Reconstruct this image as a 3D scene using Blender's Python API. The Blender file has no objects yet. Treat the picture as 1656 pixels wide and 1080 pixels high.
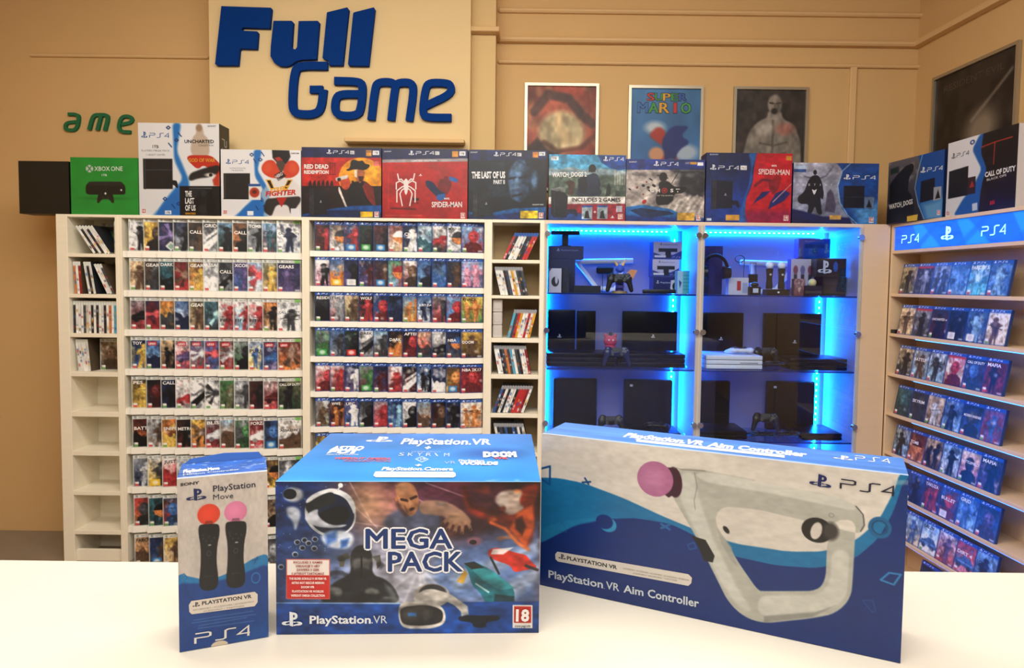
import bpy, bmesh, math, random
import numpy as np
from mathutils import Vector, Matrix
C = bpy.context.scene.collection
SC = bpy.context.scene
R = math.radians
# ---------------------------------------------------------------- camera
FPX = 1103.0; PX, PY = 853.0, 518.0; CZ = 1.70
CROT = Matrix.Rotation(R(90-3.1), 3, 'X') @ Matrix.Rotation(R(0.72), 3, 'Z')
cd = bpy.data.cameras.new('camera'); cam = bpy.data.objects.new('camera', cd); C.objects.link(cam)
cam.location = (0, 0, CZ); cam.rotation_euler = CROT.to_euler()
cd.sensor_fit = 'HORIZONTAL'; cd.sensor_width = 36; cd.lens = 36*FPX/1656
cd.shift_x = (828-PX)/1656; cd.shift_y = (PY-540)/1656
cd.clip_start = 0.05
SC.camera = cam
SC.view_settings.view_transform = 'Standard'; SC.view_settings.look = 'None'
SC.view_settings.gamma = 1.0; SC.view_settings.use_curve_mapping = False
SC.view_settings.exposure = 0.12
# ---------------------------------------------------------------- world and room lamps
w = bpy.data.worlds.new('room_world'); SC.world = w; w.use_nodes = True
w.node_tree.nodes['Background'].inputs[0].default_value = (1.0, .92, .80, 1)
w.node_tree.nodes['Background'].inputs[1].default_value = 0.25
def area(name, loc, rot, sx, sy, power, col):
    l = bpy.data.lights.new(name, 'AREA'); l.shape = 'RECTANGLE'; l.size = sx; l.size_y = sy
    l.energy = power; l.color = col
    o = bpy.data.objects.new(name, l); C.objects.link(o); o.location = loc; o.rotation_euler = rot; return o
area('ceiling_panel_light', (-.55, 1.9, 3.55), (R(18), 0, 0), 3.4, .8, 80, (1, .95, .86))
area('ceiling_panel_light', (0.2, 0.1, 3.55), (R(10), 0, 0), 3.6, .9, 74, (1, .95, .86))
area('ceiling_panel_light', (0, -1.9, 3.5), (R(35), 0, 0), 3.6, .9, 55, (1, .95, .88))
# ---------------------------------------------------------------- helpers
def at(px, py, Y):
    "world point at depth Y that the photo shows at (px, py)"
    d = CROT @ Vector(((px-PX)/FPX, (PY-py)/FPX, -1))
    t = Y/d.y
    return Vector((d.x*t, Y, CZ+d.z*t))
def X(px, Y=4.0, py=458): return at(px, py, Y).x
def Z(py, Y=4.0, px=853): return at(px, py, Y).z
def lin(c):
    c = np.asarray(c, float)/255.0
    return np.where(c <= .04045, c/12.92, ((c+.055)/1.055)**2.4)
def tag(o, label=None, cat=None, group=None, kind=None):
    if label: o['label'] = label
    if cat: o['category'] = cat
    if group: o['group'] = group
    if kind: o['kind'] = kind
    return o
def empty(name, loc, rz=0, label=None, cat=None, group=None):
    o = bpy.data.objects.new(name, None); C.objects.link(o); o.location = loc
    o.rotation_euler = (0, 0, rz); o.empty_display_size = .05
    return tag(o, label, cat, group)
MATS = {}
def mat(name, col, rough=.5, metal=0, emit=None, es=0, spec=.5, noise=0, nscale=8, stretch=(1,1,1), bump=0, coat=0):
    if name in MATS: return MATS[name]
    m = bpy.data.materials.new(name); m.use_nodes = True; nt = m.node_tree; b = nt.nodes['Principled BSDF']
    c = tuple(float(v) for v in lin(col))+(1,)
    b.inputs['Base Color'].default_value = c; b.inputs['Roughness'].default_value = rough
    b.inputs['Metallic'].default_value = metal; b.inputs['Specular IOR Level'].default_value = spec
    b.inputs['Coat Weight'].default_value = coat
    if emit is not None:
        b.inputs['Emission Color'].default_value = tuple(emit)+(1,); b.inputs['Emission Strength'].default_value = es
    if noise or bump:
        tc = nt.nodes.new('ShaderNodeTexCoord'); mp = nt.nodes.new('ShaderNodeMapping'); mp.inputs['Scale'].default_value = stretch
        nz = nt.nodes.new('ShaderNodeTexNoise'); nz.inputs['Scale'].default_value = nscale; nz.inputs['Detail'].default_value = 5
        nt.links.new(tc.outputs['Object'], mp.inputs[0]); nt.links.new(mp.outputs[0], nz.inputs[0])
        if noise:
            mx = nt.nodes.new('ShaderNodeMix'); mx.data_type = 'RGBA'
            mx.inputs[6].default_value = tuple(v*(1-noise) for v in c[:3])+(1,)
            mx.inputs[7].default_value = tuple(min(1, v*(1+noise)) for v in c[:3])+(1,)
            nt.links.new(nz.outputs[0], mx.inputs[0]); nt.links.new(mx.outputs[2], b.inputs['Base Color'])
        if bump:
            bp = nt.nodes.new('ShaderNodeBump'); bp.inputs['Strength'].default_value = bump; bp.inputs['Distance'].default_value = .002
            nt.links.new(nz.outputs[0], bp.inputs['Height']); nt.links.new(bp.outputs[0], b.inputs['Normal'])
    MATS[name] = m; return m
def attr_mat(name, rough=.4, emit=0, coat=0):
    m = bpy.data.materials.new(name); m.use_nodes = True; nt = m.node_tree; b = nt.nodes['Principled BSDF']
    a = nt.nodes.new('ShaderNodeAttribute'); a.attribute_name = 'Print'
    nt.links.new(a.outputs['Color'], b.inputs['Base Color']); b.inputs['Roughness'].default_value = rough
    b.inputs['Coat Weight'].default_value = coat
    if emit:
        nt.links.new(a.outputs['Color'], b.inputs['Emission Color']); b.inputs['Emission Strength'].default_value = emit
    MATS[name] = m; return m
PRINT = attr_mat('printed_card', .42); CASEM = attr_mat('printed_sleeve', .38); POSTER = attr_mat('poster_paper', .5)
SIGNM = attr_mat('backlit_print', .4, 2.1)
SIGNM.node_tree.nodes['Principled BSDF'].inputs['Specular IOR Level'].default_value = .2
for l_ in list(SIGNM.node_tree.links):
    if l_.to_socket.name == 'Base Color': SIGNM.node_tree.links.remove(l_)
SIGNM.node_tree.nodes['Principled BSDF'].inputs['Base Color'].default_value = (.02, .03, .05, 1)
class MB:
    "collects simple solids in one bmesh"
    def __init__(s): s.bm = bmesh.new()
    def box(s, x0, y0, z0, x1, y1, z1, bev=0, M=None, seg=1):
        r = bmesh.ops.create_cube(s.bm, size=1); vs = r['verts']
        bmesh.ops.scale(s.bm, vec=(abs(x1-x0), abs(y1-y0), abs(z1-z0)), verts=vs)
        bmesh.ops.translate(s.bm, vec=((x0+x1)/2, (y0+y1)/2, (z0+z1)/2), verts=vs)
        if bev:
            es = {e for v in vs for e in v.link_edges}
            g = bmesh.ops.bevel(s.bm, geom=list(es), offset=bev, segments=seg, affect='EDGES', profile=.5)
            vs = list({v for f in g['faces'] for v in f.verts} | {v for v in vs if v.is_valid})
        if M is not None: bmesh.ops.transform(s.bm, matrix=M, verts=vs)
        return s
    def cyl(s, p, q, r, r2=None, seg=14):
        p = Vector(p); q = Vector(q); d = q-p
        M = Matrix.Translation((p+q)/2) @ d.to_track_quat('Z', 'Y').to_matrix().to_4x4()
        bmesh.ops.create_cone(s.bm, cap_ends=True, segments=seg, radius1=r, radius2=r if r2 is None else r2, depth=d.length, matrix=M); return s
    def ball(s, c, r, sc=(1, 1, 1), rot=None, sub=2):
        M = Matrix.Translation(c) @ (rot.to_4x4() if rot else Matrix.Identity(4)) @ Matrix.Diagonal((r*sc[0], r*sc[1], r*sc[2], 1))
        bmesh.ops.create_icosphere(s.bm, subdivisions=sub, radius=1, matrix=M); return s
    def tube(s, pts, r, seg=8):
        for a, b in zip(pts, pts[1:]): s.cyl(a, b, r, seg=seg)
        for p in pts[1:-1]: s.ball(p, r, sub=1)
        return s
    def prism(s, pts, o, du, dv, n, th):
        "polygon (u,v) on a plane, extruded by th along n"
        o = Vector(o); du = Vector(du); dv = Vector(dv); n = Vector(n)
        vs = [s.bm.verts.new(o+du*a+dv*b) for a, b in pts]; v2 = [s.bm.verts.new(o+du*a+dv*b+n*th) for a, b in pts]
        fs = [s.bm.faces.new(vs), s.bm.faces.new(v2[::-1])]
        k = len(pts)
        for i in range(k): fs.append(s.bm.faces.new((vs[i], v2[i], v2[(i+1) % k], vs[(i+1) % k])))
        bmesh.ops.recalc_face_normals(s.bm, faces=fs); bmesh.ops.triangulate(s.bm, faces=[f for f in fs if len(f.verts) > 4])
        return s
    def strip(s, L, Rr, n, th):
        "raised ribbon between two rows of 3-D points"
        n = Vector(n); k = len(L); a = [[s.bm.verts.new(p+n*(o*(th-.003*j/k))) for j, p in enumerate(q)] for q in (L, Rr) for o in (0, 1)]
        fs = []
        for i in range(k-1):
            for p, q in ((1, 3), (2, 0), (0, 1), (3, 2)): fs.append(s.bm.faces.new((a[p][i], a[p][i+1], a[q][i+1], a[q][i])))
        for i in (0, k-1): fs.append(s.bm.faces.new((a[0][i], a[1][i], a[3][i], a[2][i])))
        bmesh.ops.recalc_face_normals(s.bm, faces=fs); return s
    def build(s, name, m, parent=None, smooth=False, loc=None):
        me = bpy.data.meshes.new(name); s.bm.to_mesh(me); s.bm.free(); me.materials.append(m)
        if smooth:
            for p in me.polygons: p.use_smooth = True
            try: me.set_sharp_from_angle(angle=R(40))
            except Exception: pass
        o = bpy.data.objects.new(name, me); C.objects.link(o)
        if parent: o.parent = parent
        if loc is not None: o.location = loc
        return o
def struct(mb, name, m): return tag(mb.build(name, m), kind='structure')
# ---------------------------------------------------------------- painted canvas (becomes vertex colours of a print grid)
def homog(q):
    "matrix from photo pixels of a face's corners (tl,tr,br,bl) to its own 0..1 coordinates, v down"
    A = []; B = []
    for (x, y), (u, v) in zip(q, ((0, 0), (1, 0), (1, 1), (0, 1))):
        A.append([x, y, 1, 0, 0, 0, -u*x, -u*y]); B.append(u)
        A.append([0, 0, 0, x, y, 1, -v*x, -v*y]); B.append(v)
    return np.append(np.linalg.solve(np.array(A, float), np.array(B, float)), 1).reshape(3, 3)
def h2(c):
    if isinstance(c, str): return np.array([int(c[i:i+2], 16) for i in (0, 2, 4)], float)
    return np.array(c, float)
def vnoise(u, v, n, rng):
    g = rng.random((n+2, n+2)); x = u*n; y = v*n
    i = np.clip(x.astype(int), 0, n); j = np.clip(y.astype(int), 0, n); fx = x-i; fy = y-j
    fx = fx*fx*(3-2*fx); fy = fy*fy*(3-2*fy)
    return (g[j, i]*(1-fx)+g[j, i+1]*fx)*(1-fy)+(g[j+1, i]*(1-fx)+g[j+1, i+1]*fx)*fy
class Cv:
    def __init__(s, nx, ny, W, H, bg='ffffff', quad=None):
        s.nx, s.ny, s.W, s.H = nx, ny, W, H
        s.u, s.v = np.meshgrid(np.linspace(0, 1, nx), np.linspace(0, 1, ny))
        s.asp = W/H; s.c = np.zeros((ny, nx, 3))+h2(bg); s.aa = 1.0/ny; s.M = homog(quad) if quad else None
        s.tx = []   # geometry overlays: (verts uv, faces, colour)
    def p(s, x, y):
        if s.M is None: return x, y
        r = s.M @ np.array([x, y, 1.0]); return r[0]/r[2], r[1]/r[2]
    def mix(s, m, col): s.c += (h2(col)-s.c)*m[..., None]
    def ell(s, x, y, rx, ry, col, rot=0, soft=0, a=1, ring=0):
        cx, cy = s.p(x, y)
        if s.M is not None:
            ax, ay = s.p(x+rx, y); bx, by = s.p(x, y+ry)
            rx = math.hypot(ax-cx, (ay-cy)/s.asp); ry = math.hypot((bx-cx)*s.asp, by-cy)
        X_ = (s.u-cx)*s.asp; Y_ = s.v-cy; ra = rx*s.asp
        t = R(rot); X2 = X_*math.cos(t)+Y_*math.sin(t); Y2 = -X_*math.sin(t)+Y_*math.cos(t)
        d = (np.sqrt((X2/ra)**2+(Y2/ry)**2)-1)*min(ra, ry)
        if ring: d = abs(d)-ring
        s.mix(a*np.clip(.5-d/max(s.aa, soft), 0, 1), col)
    def _d(s, pts):
        P = np.array([s.p(*q) for q in pts]); P[:, 0] *= s.asp
        return P
    def poly(s, pts, col, a=1, soft=0, rd=None):
        P = s._d(pts); rd = (.03 if len(pts) > 6 else 0) if rd is None else rd
        for _ in range(2 if rd else 0):      # round the corners
            Q = []
            for i in range(len(P)):
                A, B = P[i], P[(i+1) % len(P)]; L = np.linalg.norm(B-A)+1e-9; t = min(.25, rd/L); Q += [A+(B-A)*t, B-(B-A)*t]
            P = np.array(Q); rd *= .4
        x = s.u*s.asp; y = s.v; d = np.full(x.shape, 1e9); ins = np.zeros(x.shape, bool)
        for i in range(len(P)):
            x0, y0 = P[i]; x1, y1 = P[(i+1) % len(P)]
            ex, ey = x1-x0, y1-y0; L = ex*ex+ey*ey+1e-12
            t = np.clip(((x-x0)*ex+(y-y0)*ey)/L, 0, 1)
            d = np.minimum(d, np.hypot(x-x0-t*ex, y-y0-t*ey))
            if y0 != y1: ins ^= ((y0 > y) != (y1 > y)) & (x < (x1-x0)*(y-y0)/(y1-y0)+x0)
        d = np.where(ins, -d, d); s.mix(a*np.clip(.5-d/max(s.aa, soft), 0, 1), col)
    def line(s, pts, w_, col, a=1, soft=0):
        "w_ is a fraction of the face height"
        P = s._d(pts); x = s.u*s.asp; y = s.v; d = np.full(x.shape, 1e9)
        for (x0, y0), (x1, y1) in zip(P, P[1:]):
            ex, ey = x1-x0, y1-y0; t = np.clip(((x-x0)*ex+(y-y0)*ey)/(ex*ex+ey*ey+1e-12), 0, 1)
            d = np.minimum(d, np.hypot(x-x0-t*ex, y-y0-t*ey))
        s.mix(a*np.clip(.5-(d-w_/2)/max(s.aa, soft), 0, 1), col)
    def rect(s, x0, y0, x1, y1, col, a=1, soft=0): s.poly([(x0, y0), (x1, y0), (x1, y1), (x0, y1)], col, a, soft)
    def vgrad(s, c0, c1): s.c = h2(c0)+(h2(c1)-h2(c0))*s.v[..., None]
    def hgrad(s, c0, c1): s.c = h2(c0)+(h2(c1)-h2(c0))*s.u[..., None]
    def noise(s, n, amt, seed, col=None, thr=.5, box=None):
        rng = np.random.default_rng(seed); m = .6*vnoise(s.u, s.v, n, rng)+.4*vnoise(s.u, s.v, n*2+1, rng)
        if box:
            u0, v0 = s.p(box[0], box[1]); u1, v1 = s.p(box[2], box[3])
            k = np.clip((s.u-u0)/.03, 0, 1)*np.clip((u1-s.u)/.03, 0, 1)*np.clip((s.v-v0)/.03, 0, 1)*np.clip((v1-s.v)/.03, 0, 1)
        else: k = 1
        if col is None: s.c = np.clip(s.c*(1+(m-.5)[..., None]*2*amt*(k if np.isscalar(k) else k[..., None])), 0, 255)
        else: s.mix(amt*k*np.clip((m-thr)*6, 0, 1), col)
    # geometry overlays (crisp writing)
    def text(s, st, x0, y0, x1, y1, h, col, bold=0, shear=0):
        "baseline from (x0,y0) to (x1,y1), cap height h in the same units"
        if st == 'I': x0, x1 = x0+(x1-x0)*.36, x1-(x1-x0)*.36
        V, F = glyphs(st, bold, shear)
        u0, v0 = s.p(x0, y0); u1, v1 = s.p(x1, y1); mx, my = (x0+x1)/2, (y0+y1)/2
        ua, va = s.p(mx, my); ub, vb = s.p(mx, my-h); hh = math.hypot((ub-ua)*s.asp, vb-va) if s.M is not None else h
        d = np.array([(u1-u0)*s.asp, v1-v0]); L = np.linalg.norm(d); d = d/max(L, 1e-9); n = np.array([d[1], -d[0]])
        P = np.array([u0*s.asp, v0])+np.outer(V[:, 0]*L, d)+np.outer(V[:, 1]*hh, n)
        P[:, 0] /= s.asp; s.tx.append((P, F, h2(col)))
    def shape(s, polys, x0, y0, x1, y1, h, col):
        "polygons in a unit box (y up), baseline (x0,y0)-(x1,y1)"
        u0, v0 = s.p(x0, y0); u1, v1 = s.p(x1, y1); mx, my = (x0+x1)/2, (y0+y1)/2
        ua, va = s.p(mx, my); ub, vb = s.p(mx, my-h); hh = math.hypot((ub-ua)*s.asp, vb-va) if s.M is not None else h
        d = np.array([(u1-u0)*s.asp, v1-v0]); L = np.linalg.norm(d); d = d/max(L, 1e-9); n = np.array([d[1], -d[0]])
        for q in polys:
            q = np.array(q, float); P = np.array([u0*s.asp, v0])+np.outer(q[:, 0]*L, d)+np.outer(q[:, 1]*hh, n)
            P[:, 0] /= s.asp; s.tx.append((P, [tuple(range(len(q)))], h2(col)))
    def flat(s, pts, col):
        s.tx.append((np.array([s.p(*q) for q in pts]), [tuple(range(len(pts)))], h2(col)))
_G = {}
def glyphs(st, bold=0, shear=0):
    k = (st, bold, shear)
    if k in _G: return _G[k]
    cu = bpy.data.curves.new('t', 'FONT'); cu.body = st; cu.size = 1; cu.offset = bold; cu.resolution_u = 2; cu.shear = shear
    ob = bpy.data.objects.new('t', cu); C.objects.link(ob); bpy.context.view_layer.update()
    me = bpy.data.meshes.new_from_object(ob.evaluated_get(bpy.context.evaluated_depsgraph_get()))
    V = np.zeros(len(me.vertices)*3); me.vertices.foreach_get('co', V); V = V.reshape(-1, 3)[:, :2]
    F = [tuple(p.vertices) for p in me.polygons]
    bpy.data.objects.remove(ob); bpy.data.curves.remove(cu); bpy.data.meshes.remove(me)
    mn = V[:, 0].min(); V[:, 0] = (V[:, 0]-mn)/max(V[:, 0].max()-mn, 1e-6); V[:, 1] /= .73
    _G[k] = (V, F); return _G[k]
def ribbon(pts, w_):
    "outline polygons (quads) of a polyline stroke, mitred"
    P = [Vector(p) for p in pts]; n = len(P); L = []; Rr = []
    for i in range(n):
        a = (P[i]-P[i-1]).normalized() if i > 0 else None; b = (P[i+1]-P[i]).normalized() if i < n-1 else None
        if a is None: t = b; k = 1
        elif b is None: t = a; k = 1
        else:
            t = (a+b).normalized() if (a+b).length > 1e-4 else a; k = 1/max(.45, t.dot(a))
        nn = Vector((-t.y, t.x))*w_/2*k; L.append(P[i]+nn); Rr.append(P[i]-nn)
    return L, Rr
def ribq(pts, w_):
    L, Rr = ribbon(pts, w_); return [[tuple(L[i]), tuple(L[i+1]), tuple(Rr[i+1]), tuple(Rr[i])] for i in range(len(pts)-1)]
# console logotype strokes in a unit box (x 0..1 over all three signs)
PS4LOGO = []
def _sc(pts, w_): 
    for q in ribq([(x*2.6, y) for x, y in pts], w_): PS4LOGO.append([(a/2.6, b) for a, b in q])
_sc([(0, 0.02), (.0, .52), (.22, .52), (.27, .6), (.27, .86), (.23, .93), (.0, .93)], .11)
_sc([(.36, .06), (.5, .06), (.545, .14), (.545, .84), (.6, .93), (.74, .93)], .11)
_sc([(.97, .0), (.97, .93), (.78, .3), (1.0, .3)], .11)
def _arc(cx, cy, rx, ry, a0, a1, n=10): return [(cx+rx*math.cos(R(a0+(a1-a0)*i/n)), cy+ry*math.sin(R(a0+(a1-a0)*i/n))) for i in range(n+1)]
EMB = [[(.38, .06), (.38, 1.0), (.55, .95), (.55, .0)],
       [(.55, .78), (.55, .95)]+_arc(.60, .70, .17, .24, 80, -80)+[(.55, .46), (.55, .60)]+_arc(.585, .70, .05, .10, -70, 70, 5),
       _arc(.20, .22, .20, .13, 60, 300)+[(.36, .10), (.36, .19), (.24, .155), (.17, .20), (.24, .27), (.36, .31), (.36, .40)],
       [(.57, .12), (.57, .03)]+_arc(.80, .20, .20, .135, -110, 120)+[(.57, .34), (.57, .25), (.72, .285), (.83, .23), (.76, .185)]]
class PM:
    "printed mesh: solids and print grids with one colour attribute"
    def __init__(s): s.V = []; s.F = []; s.K = []; s.n = 0
    def add(s, V, F, col):
        V = np.asarray(V, float).reshape(-1, 3); s.V.append(V)
        c = np.asarray(col, float); s.K.append(np.broadcast_to(c, (len(V), 3)) if c.ndim == 1 else c.reshape(-1, 3))
        n = s.n; s.F += [tuple(i+n for i in f) for f in F]; s.n += len(V)
    def quad(s, a, b, c, d, col): s.add([a, b, c, d], [(0, 1, 2, 3)], col)
    def face(s, o, du, dv, cv, lift=.0004):
        "print cv on the rectangle with top-left o, du to the right, dv down"
        o = np.array(o, float); du = np.array(du, float); dv = np.array(dv, float); n = np.cross(dv, du); n /= np.linalg.norm(n)
        P = o+cv.u[..., None]*du+cv.v[..., None]*dv; nx, ny = cv.nx, cv.ny
        i = np.arange(ny-1)[:, None]*nx+np.arange(nx-1)[None]; i = i.ravel()
        F = np.stack([i, i+nx, i+nx+1, i+1], 1); s.add(P, F.tolist(), cv.c)
        k = 0
        for P2, F2, col in cv.tx:
            k += 1
            s.add(o+P2[:, :1]*du+P2[:, 1:2]*dv+n*(lift+.000025*min(k, 110)), F2, col)
    def build(s, name, m, parent=None):
        V = np.concatenate(s.V); K = np.concatenate(s.K); me = bpy.data.meshes.new(name)
        L = np.array([len(f) for f in s.F]); flat = np.fromiter((i for f in s.F for i in f), int)
        me.vertices.add(len(V)); me.vertices.foreach_set('co', V.ravel())
        me.loops.add(len(flat)); me.loops.foreach_set('vertex_index', flat)
        me.polygons.add(len(L)); me.polygons.foreach_set('loop_start', np.concatenate([[0], np.cumsum(L)[:-1]]))
        me.polygons.foreach_set('loop_total', L)
        me.update(calc_edges=True); me.validate()
        a = me.color_attributes.new('Print', 'FLOAT_COLOR', 'POINT')
        a.data.foreach_set('color', np.concatenate([lin(np.clip(K, 0, 255))**(1.05 if m is CASEM else 1.17)*(1.0 if m is CASEM else .84), np.ones((len(K), 1))], 1).ravel())
        me.materials.append(m); o = bpy.data.objects.new(name, me); C.objects.link(o)
        if parent: o.parent = parent
        return o
def carton(name, Wd, D, H, front, side='e8e8e8', top=None, right=None, left=None, mtl=None, parent=None, topcv=None, lcv=None, rcv=None):
    "closed box, origin at bottom-left-front corner; front at y=0"
    pm = PM(); t = h2(top if top else side); rr = h2(right or side); ll = h2(left or side); sd = h2(side)
    pm.face((0, 0, H), (Wd, 0, 0), (0, 0, -H), front)
    if topcv: pm.face((0, D, H), (Wd, 0, 0), (0, -D, 0), topcv)
    else: pm.quad((0, 0, H), (Wd, 0, H), (Wd, D, H), (0, D, H), t)
    if rcv: pm.face((Wd, 0, H), (0, D, 0), (0, 0, -H), rcv)
    else: pm.quad((Wd, 0, 0), (Wd, D, 0), (Wd, D, H), (Wd, 0, H), rr)
    if lcv: pm.face((0, D, H), (0, -D, 0), (0, 0, -H), lcv)
    else: pm.quad((0, 0, 0), (0, 0, H), (0, D, H), (0, D, 0), ll)
    pm.quad((0, D, 0), (0, D, H), (Wd, D, H), (Wd, D, 0), sd)
    pm.quad((0, 0, 0), (0, D, 0), (Wd, D, 0), (Wd, 0, 0), sd)
    return pm.build(name, mtl or PRINT, parent)
# ---------------------------------------------------------------- the room
M_wall = mat('yellow_plaster', (214, 177, 122), .85, noise=.04, nscale=3, bump=.05)
M_pier = mat('cream_plaster', (226, 200, 150), .85, noise=.03, nscale=3, bump=.05)
M_trim = mat('moulding_paint', (222, 186, 134), .8)
M_floor = mat('floor_tiles', (140, 128, 112), .5, noise=.1)
M_ceil = mat('ceiling_paint', (206, 172, 122), .9)
WY = 4.5
M_birch = mat('pale_laminate', (243, 234, 212), .55, noise=.045, nscale=5, stretch=(1, 1, 9))
M_maple = mat('maple_laminate', (226, 196, 160), .5, noise=.05, nscale=5, stretch=(1, 1, 9))
M_top = mat('counter_laminate', (222, 216, 202), .35, noise=.02, nscale=4, stretch=(1, 8, 1))
cornX = X(1485, WY, 75); zc_ = 3.72
dirT = Vector((.0752, -.9972, 0))            # along the right wall, towards the camera
m = MB(); m.box(-3.6, -4, -.1, 3.6, 4.75, 0); struct(m, 'floor', M_floor)
m = MB(); m.box(-3.6, -4, zc_, 3.6, 4.75, zc_+.1); struct(m, 'ceiling', M_ceil)
m = MB(); m.box(-3.6, WY, 0, 3.2, WY+.15, zc_)
struct(m, 'wall_back', M_wall)
px0, px1 = X(343, 4.28), X(758, 4.28)
m = MB(); m.box(px0, 4.28, 0, px1, WY, zc_); struct(m, 'wall_pier', M_pier)
m = MB(); m.box(px1, 4.36, 0, X(801, 4.36, 150), WY, zc_); struct(m, 'wall_column', mat('column_plaster', (218, 188, 134), .85, noise=.03, nscale=3))
m = MB(); m.box(px1-.02, 4.30, Z(50, 4.3, 780), X(808, 4.33, 45), WY, Z(42, 4.3, 780), .004); struct(m, 'trim_1', M_trim)
m = MB()                                       # right wall, slightly askew
P0 = Vector((cornX, WY, 0)); P1 = P0+dirT*8.4
m.prism([(0, 0), (8.4, 0), (8.4, zc_), (-.1, zc_), (-.1, 0)], P0, dirT, (0, 0, 1), (.9972, .0752, 0), .15); struct(m, 'wall_right', M_wall)
m = MB(); m.box(-3.75, -4, 0, -3.6, 4.75, zc_); struct(m, 'wall_left', M_wall)
m = MB(); m.box(-3.75, -4.15, 0, 3.9, -4, zc_); struct(m, 'wall_front', mat('grey_blue_plaster', (104, 104, 116), .85))
# mouldings
def rail(name, px_a, px_b, py, h, d, Y=WY, pxm=1100):
    z = Z(py, Y, pxm); m = MB(); m.box(X(px_a, Y), Y-d, z-h/2, X(px_b, Y), Y+.01, z+h/2, min(h, d)*.3); return struct(m, name, M_trim)
rail('trim_2', 802, 1486, 70, .034, .05, pxm=1150); rail('trim_3', 802, 1500, 105, .022, .025, pxm=1150)
rail('trim_4', 802, 1500, 22, .03, .03, pxm=1150); rail('trim_5', 60, 343, 92, .02, .02, pxm=230)
m = MB(); m.box(X(1361, WY), WY-.02, 1.2, X(1372, WY), WY+.01, Z(104, WY, 1366), .006); struct(m, 'trim_6', M_trim)
zr = Z(74, WY, 1485)
m = MB(); m.prism([(0, zr-.017), (5, zr-.017), (5, zr+.017), (0, zr+.017)], P0, dirT, (0, 0, 1), (-.9972, -.0752, 0), .05); struct(m, 'trim_7', M_trim)
m = MB(); zt_ = Z(231, 4.28, 650); m.box(X(562, 4.28), 4.2, zt_-.012, X(751, 4.28), 4.3, zt_+.012, .004); struct(m, 'trim_8', M_trim)
# ---------------------------------------------------------------- counter
CT = CZ-.546; CY = 1.292
cr = empty('shop_counter', (0, .9, 0), 0, 'long pale laminate shop counter in front of the shelves with three big cartons on it', 'counter')
m = MB(); m.box(-1.9, .25-.9, CT-.035, 1.9, CY-.9, CT, .003); m.build('countertop', M_top, cr)
m = MB(); m.box(-1.88, .33-.9, .08, 1.88, CY-.95, CT-.035); m.build('front_panel', M_birch, cr)
m = MB(); m.box(-1.86, .36-.9, 0, 1.86, CY-.99, .08); m.build('plinth', mat('plinth_dark', (60, 55, 50), .6), cr)
# ---------------------------------------------------------------- shelving
S4 = 4/1103.0; FY = 4.0; RT = Z(351, FY, 500)
def rowz(py, px): return Z(py, FY, px)
def xx(px): return X(px, FY, 600)
WB = FY+.255        # back of the shelves
def cubby(name, px_l, px_il, px_ir, px_r, edges, label, m_, mb=None):
    "edges: list of (opening top, opening bottom) in photo rows, top to bottom"
    cx = (px_il+px_ir)/2; r = empty(name, (0, 0, 0), 0, label, 'bookcase')
    x0, xa, xb, x1 = xx(px_l), xx(px_il), xx(px_ir), xx(px_r)
    r.location = ((x0+x1)/2, FY+.13, 0); L = Vector(r.location)
    def bx(n, *a):
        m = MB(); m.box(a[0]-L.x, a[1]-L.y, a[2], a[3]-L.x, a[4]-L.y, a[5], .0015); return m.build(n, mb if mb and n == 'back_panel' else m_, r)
    bx('side_panel', x0, FY, 0, xa, WB, RT); bx('side_panel', xb, FY, 0, x1, WB, RT)
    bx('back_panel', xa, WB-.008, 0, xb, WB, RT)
    bx('top_panel', xa, FY, rowz(edges[0][0], cx), xb, WB-.008, RT)
    out = []
    for i, (a, b) in enumerate(edges):
        zt = rowz(b, cx); zb = rowz(edges[i+1][0], cx) if i+1 < len(edges) else zt-.02
        bx('shelf', xa, FY+.001, zb, xb, WB-.008, zt); out.append((xa, xb, zt))
    bx('plinth', xa, FY+.02, 0, xb, FY+.04, .07)
    return out
LC = cubby('bookcase', 96, 114, 190, 195.5, [(351, 410), (415.6, 475.6), (481.7, 539.4), (545.6, 601.7), (609, 665.8), (674, 729.7), (737, 794.4), (801, 858), (864.4, 917)],
           'narrow pale wooden bookcase at the far left, lower compartments empty', M_birch)
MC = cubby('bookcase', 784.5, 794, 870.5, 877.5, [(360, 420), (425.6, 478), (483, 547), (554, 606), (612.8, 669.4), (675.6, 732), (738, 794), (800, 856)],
           'narrow pale wooden bookcase of leaning cases between the middle rack and glass cabinets', M_birch, mat('shaded_wood_backing', (196, 168, 124), .6, noise=.08, nscale=5, stretch=(1, 1, 9)))  # darker wood back, strong shade inside the compartments worked into its colour
M_rack = mat('rack_white', (250, 246, 234), .5)
TH = R(15)
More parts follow.
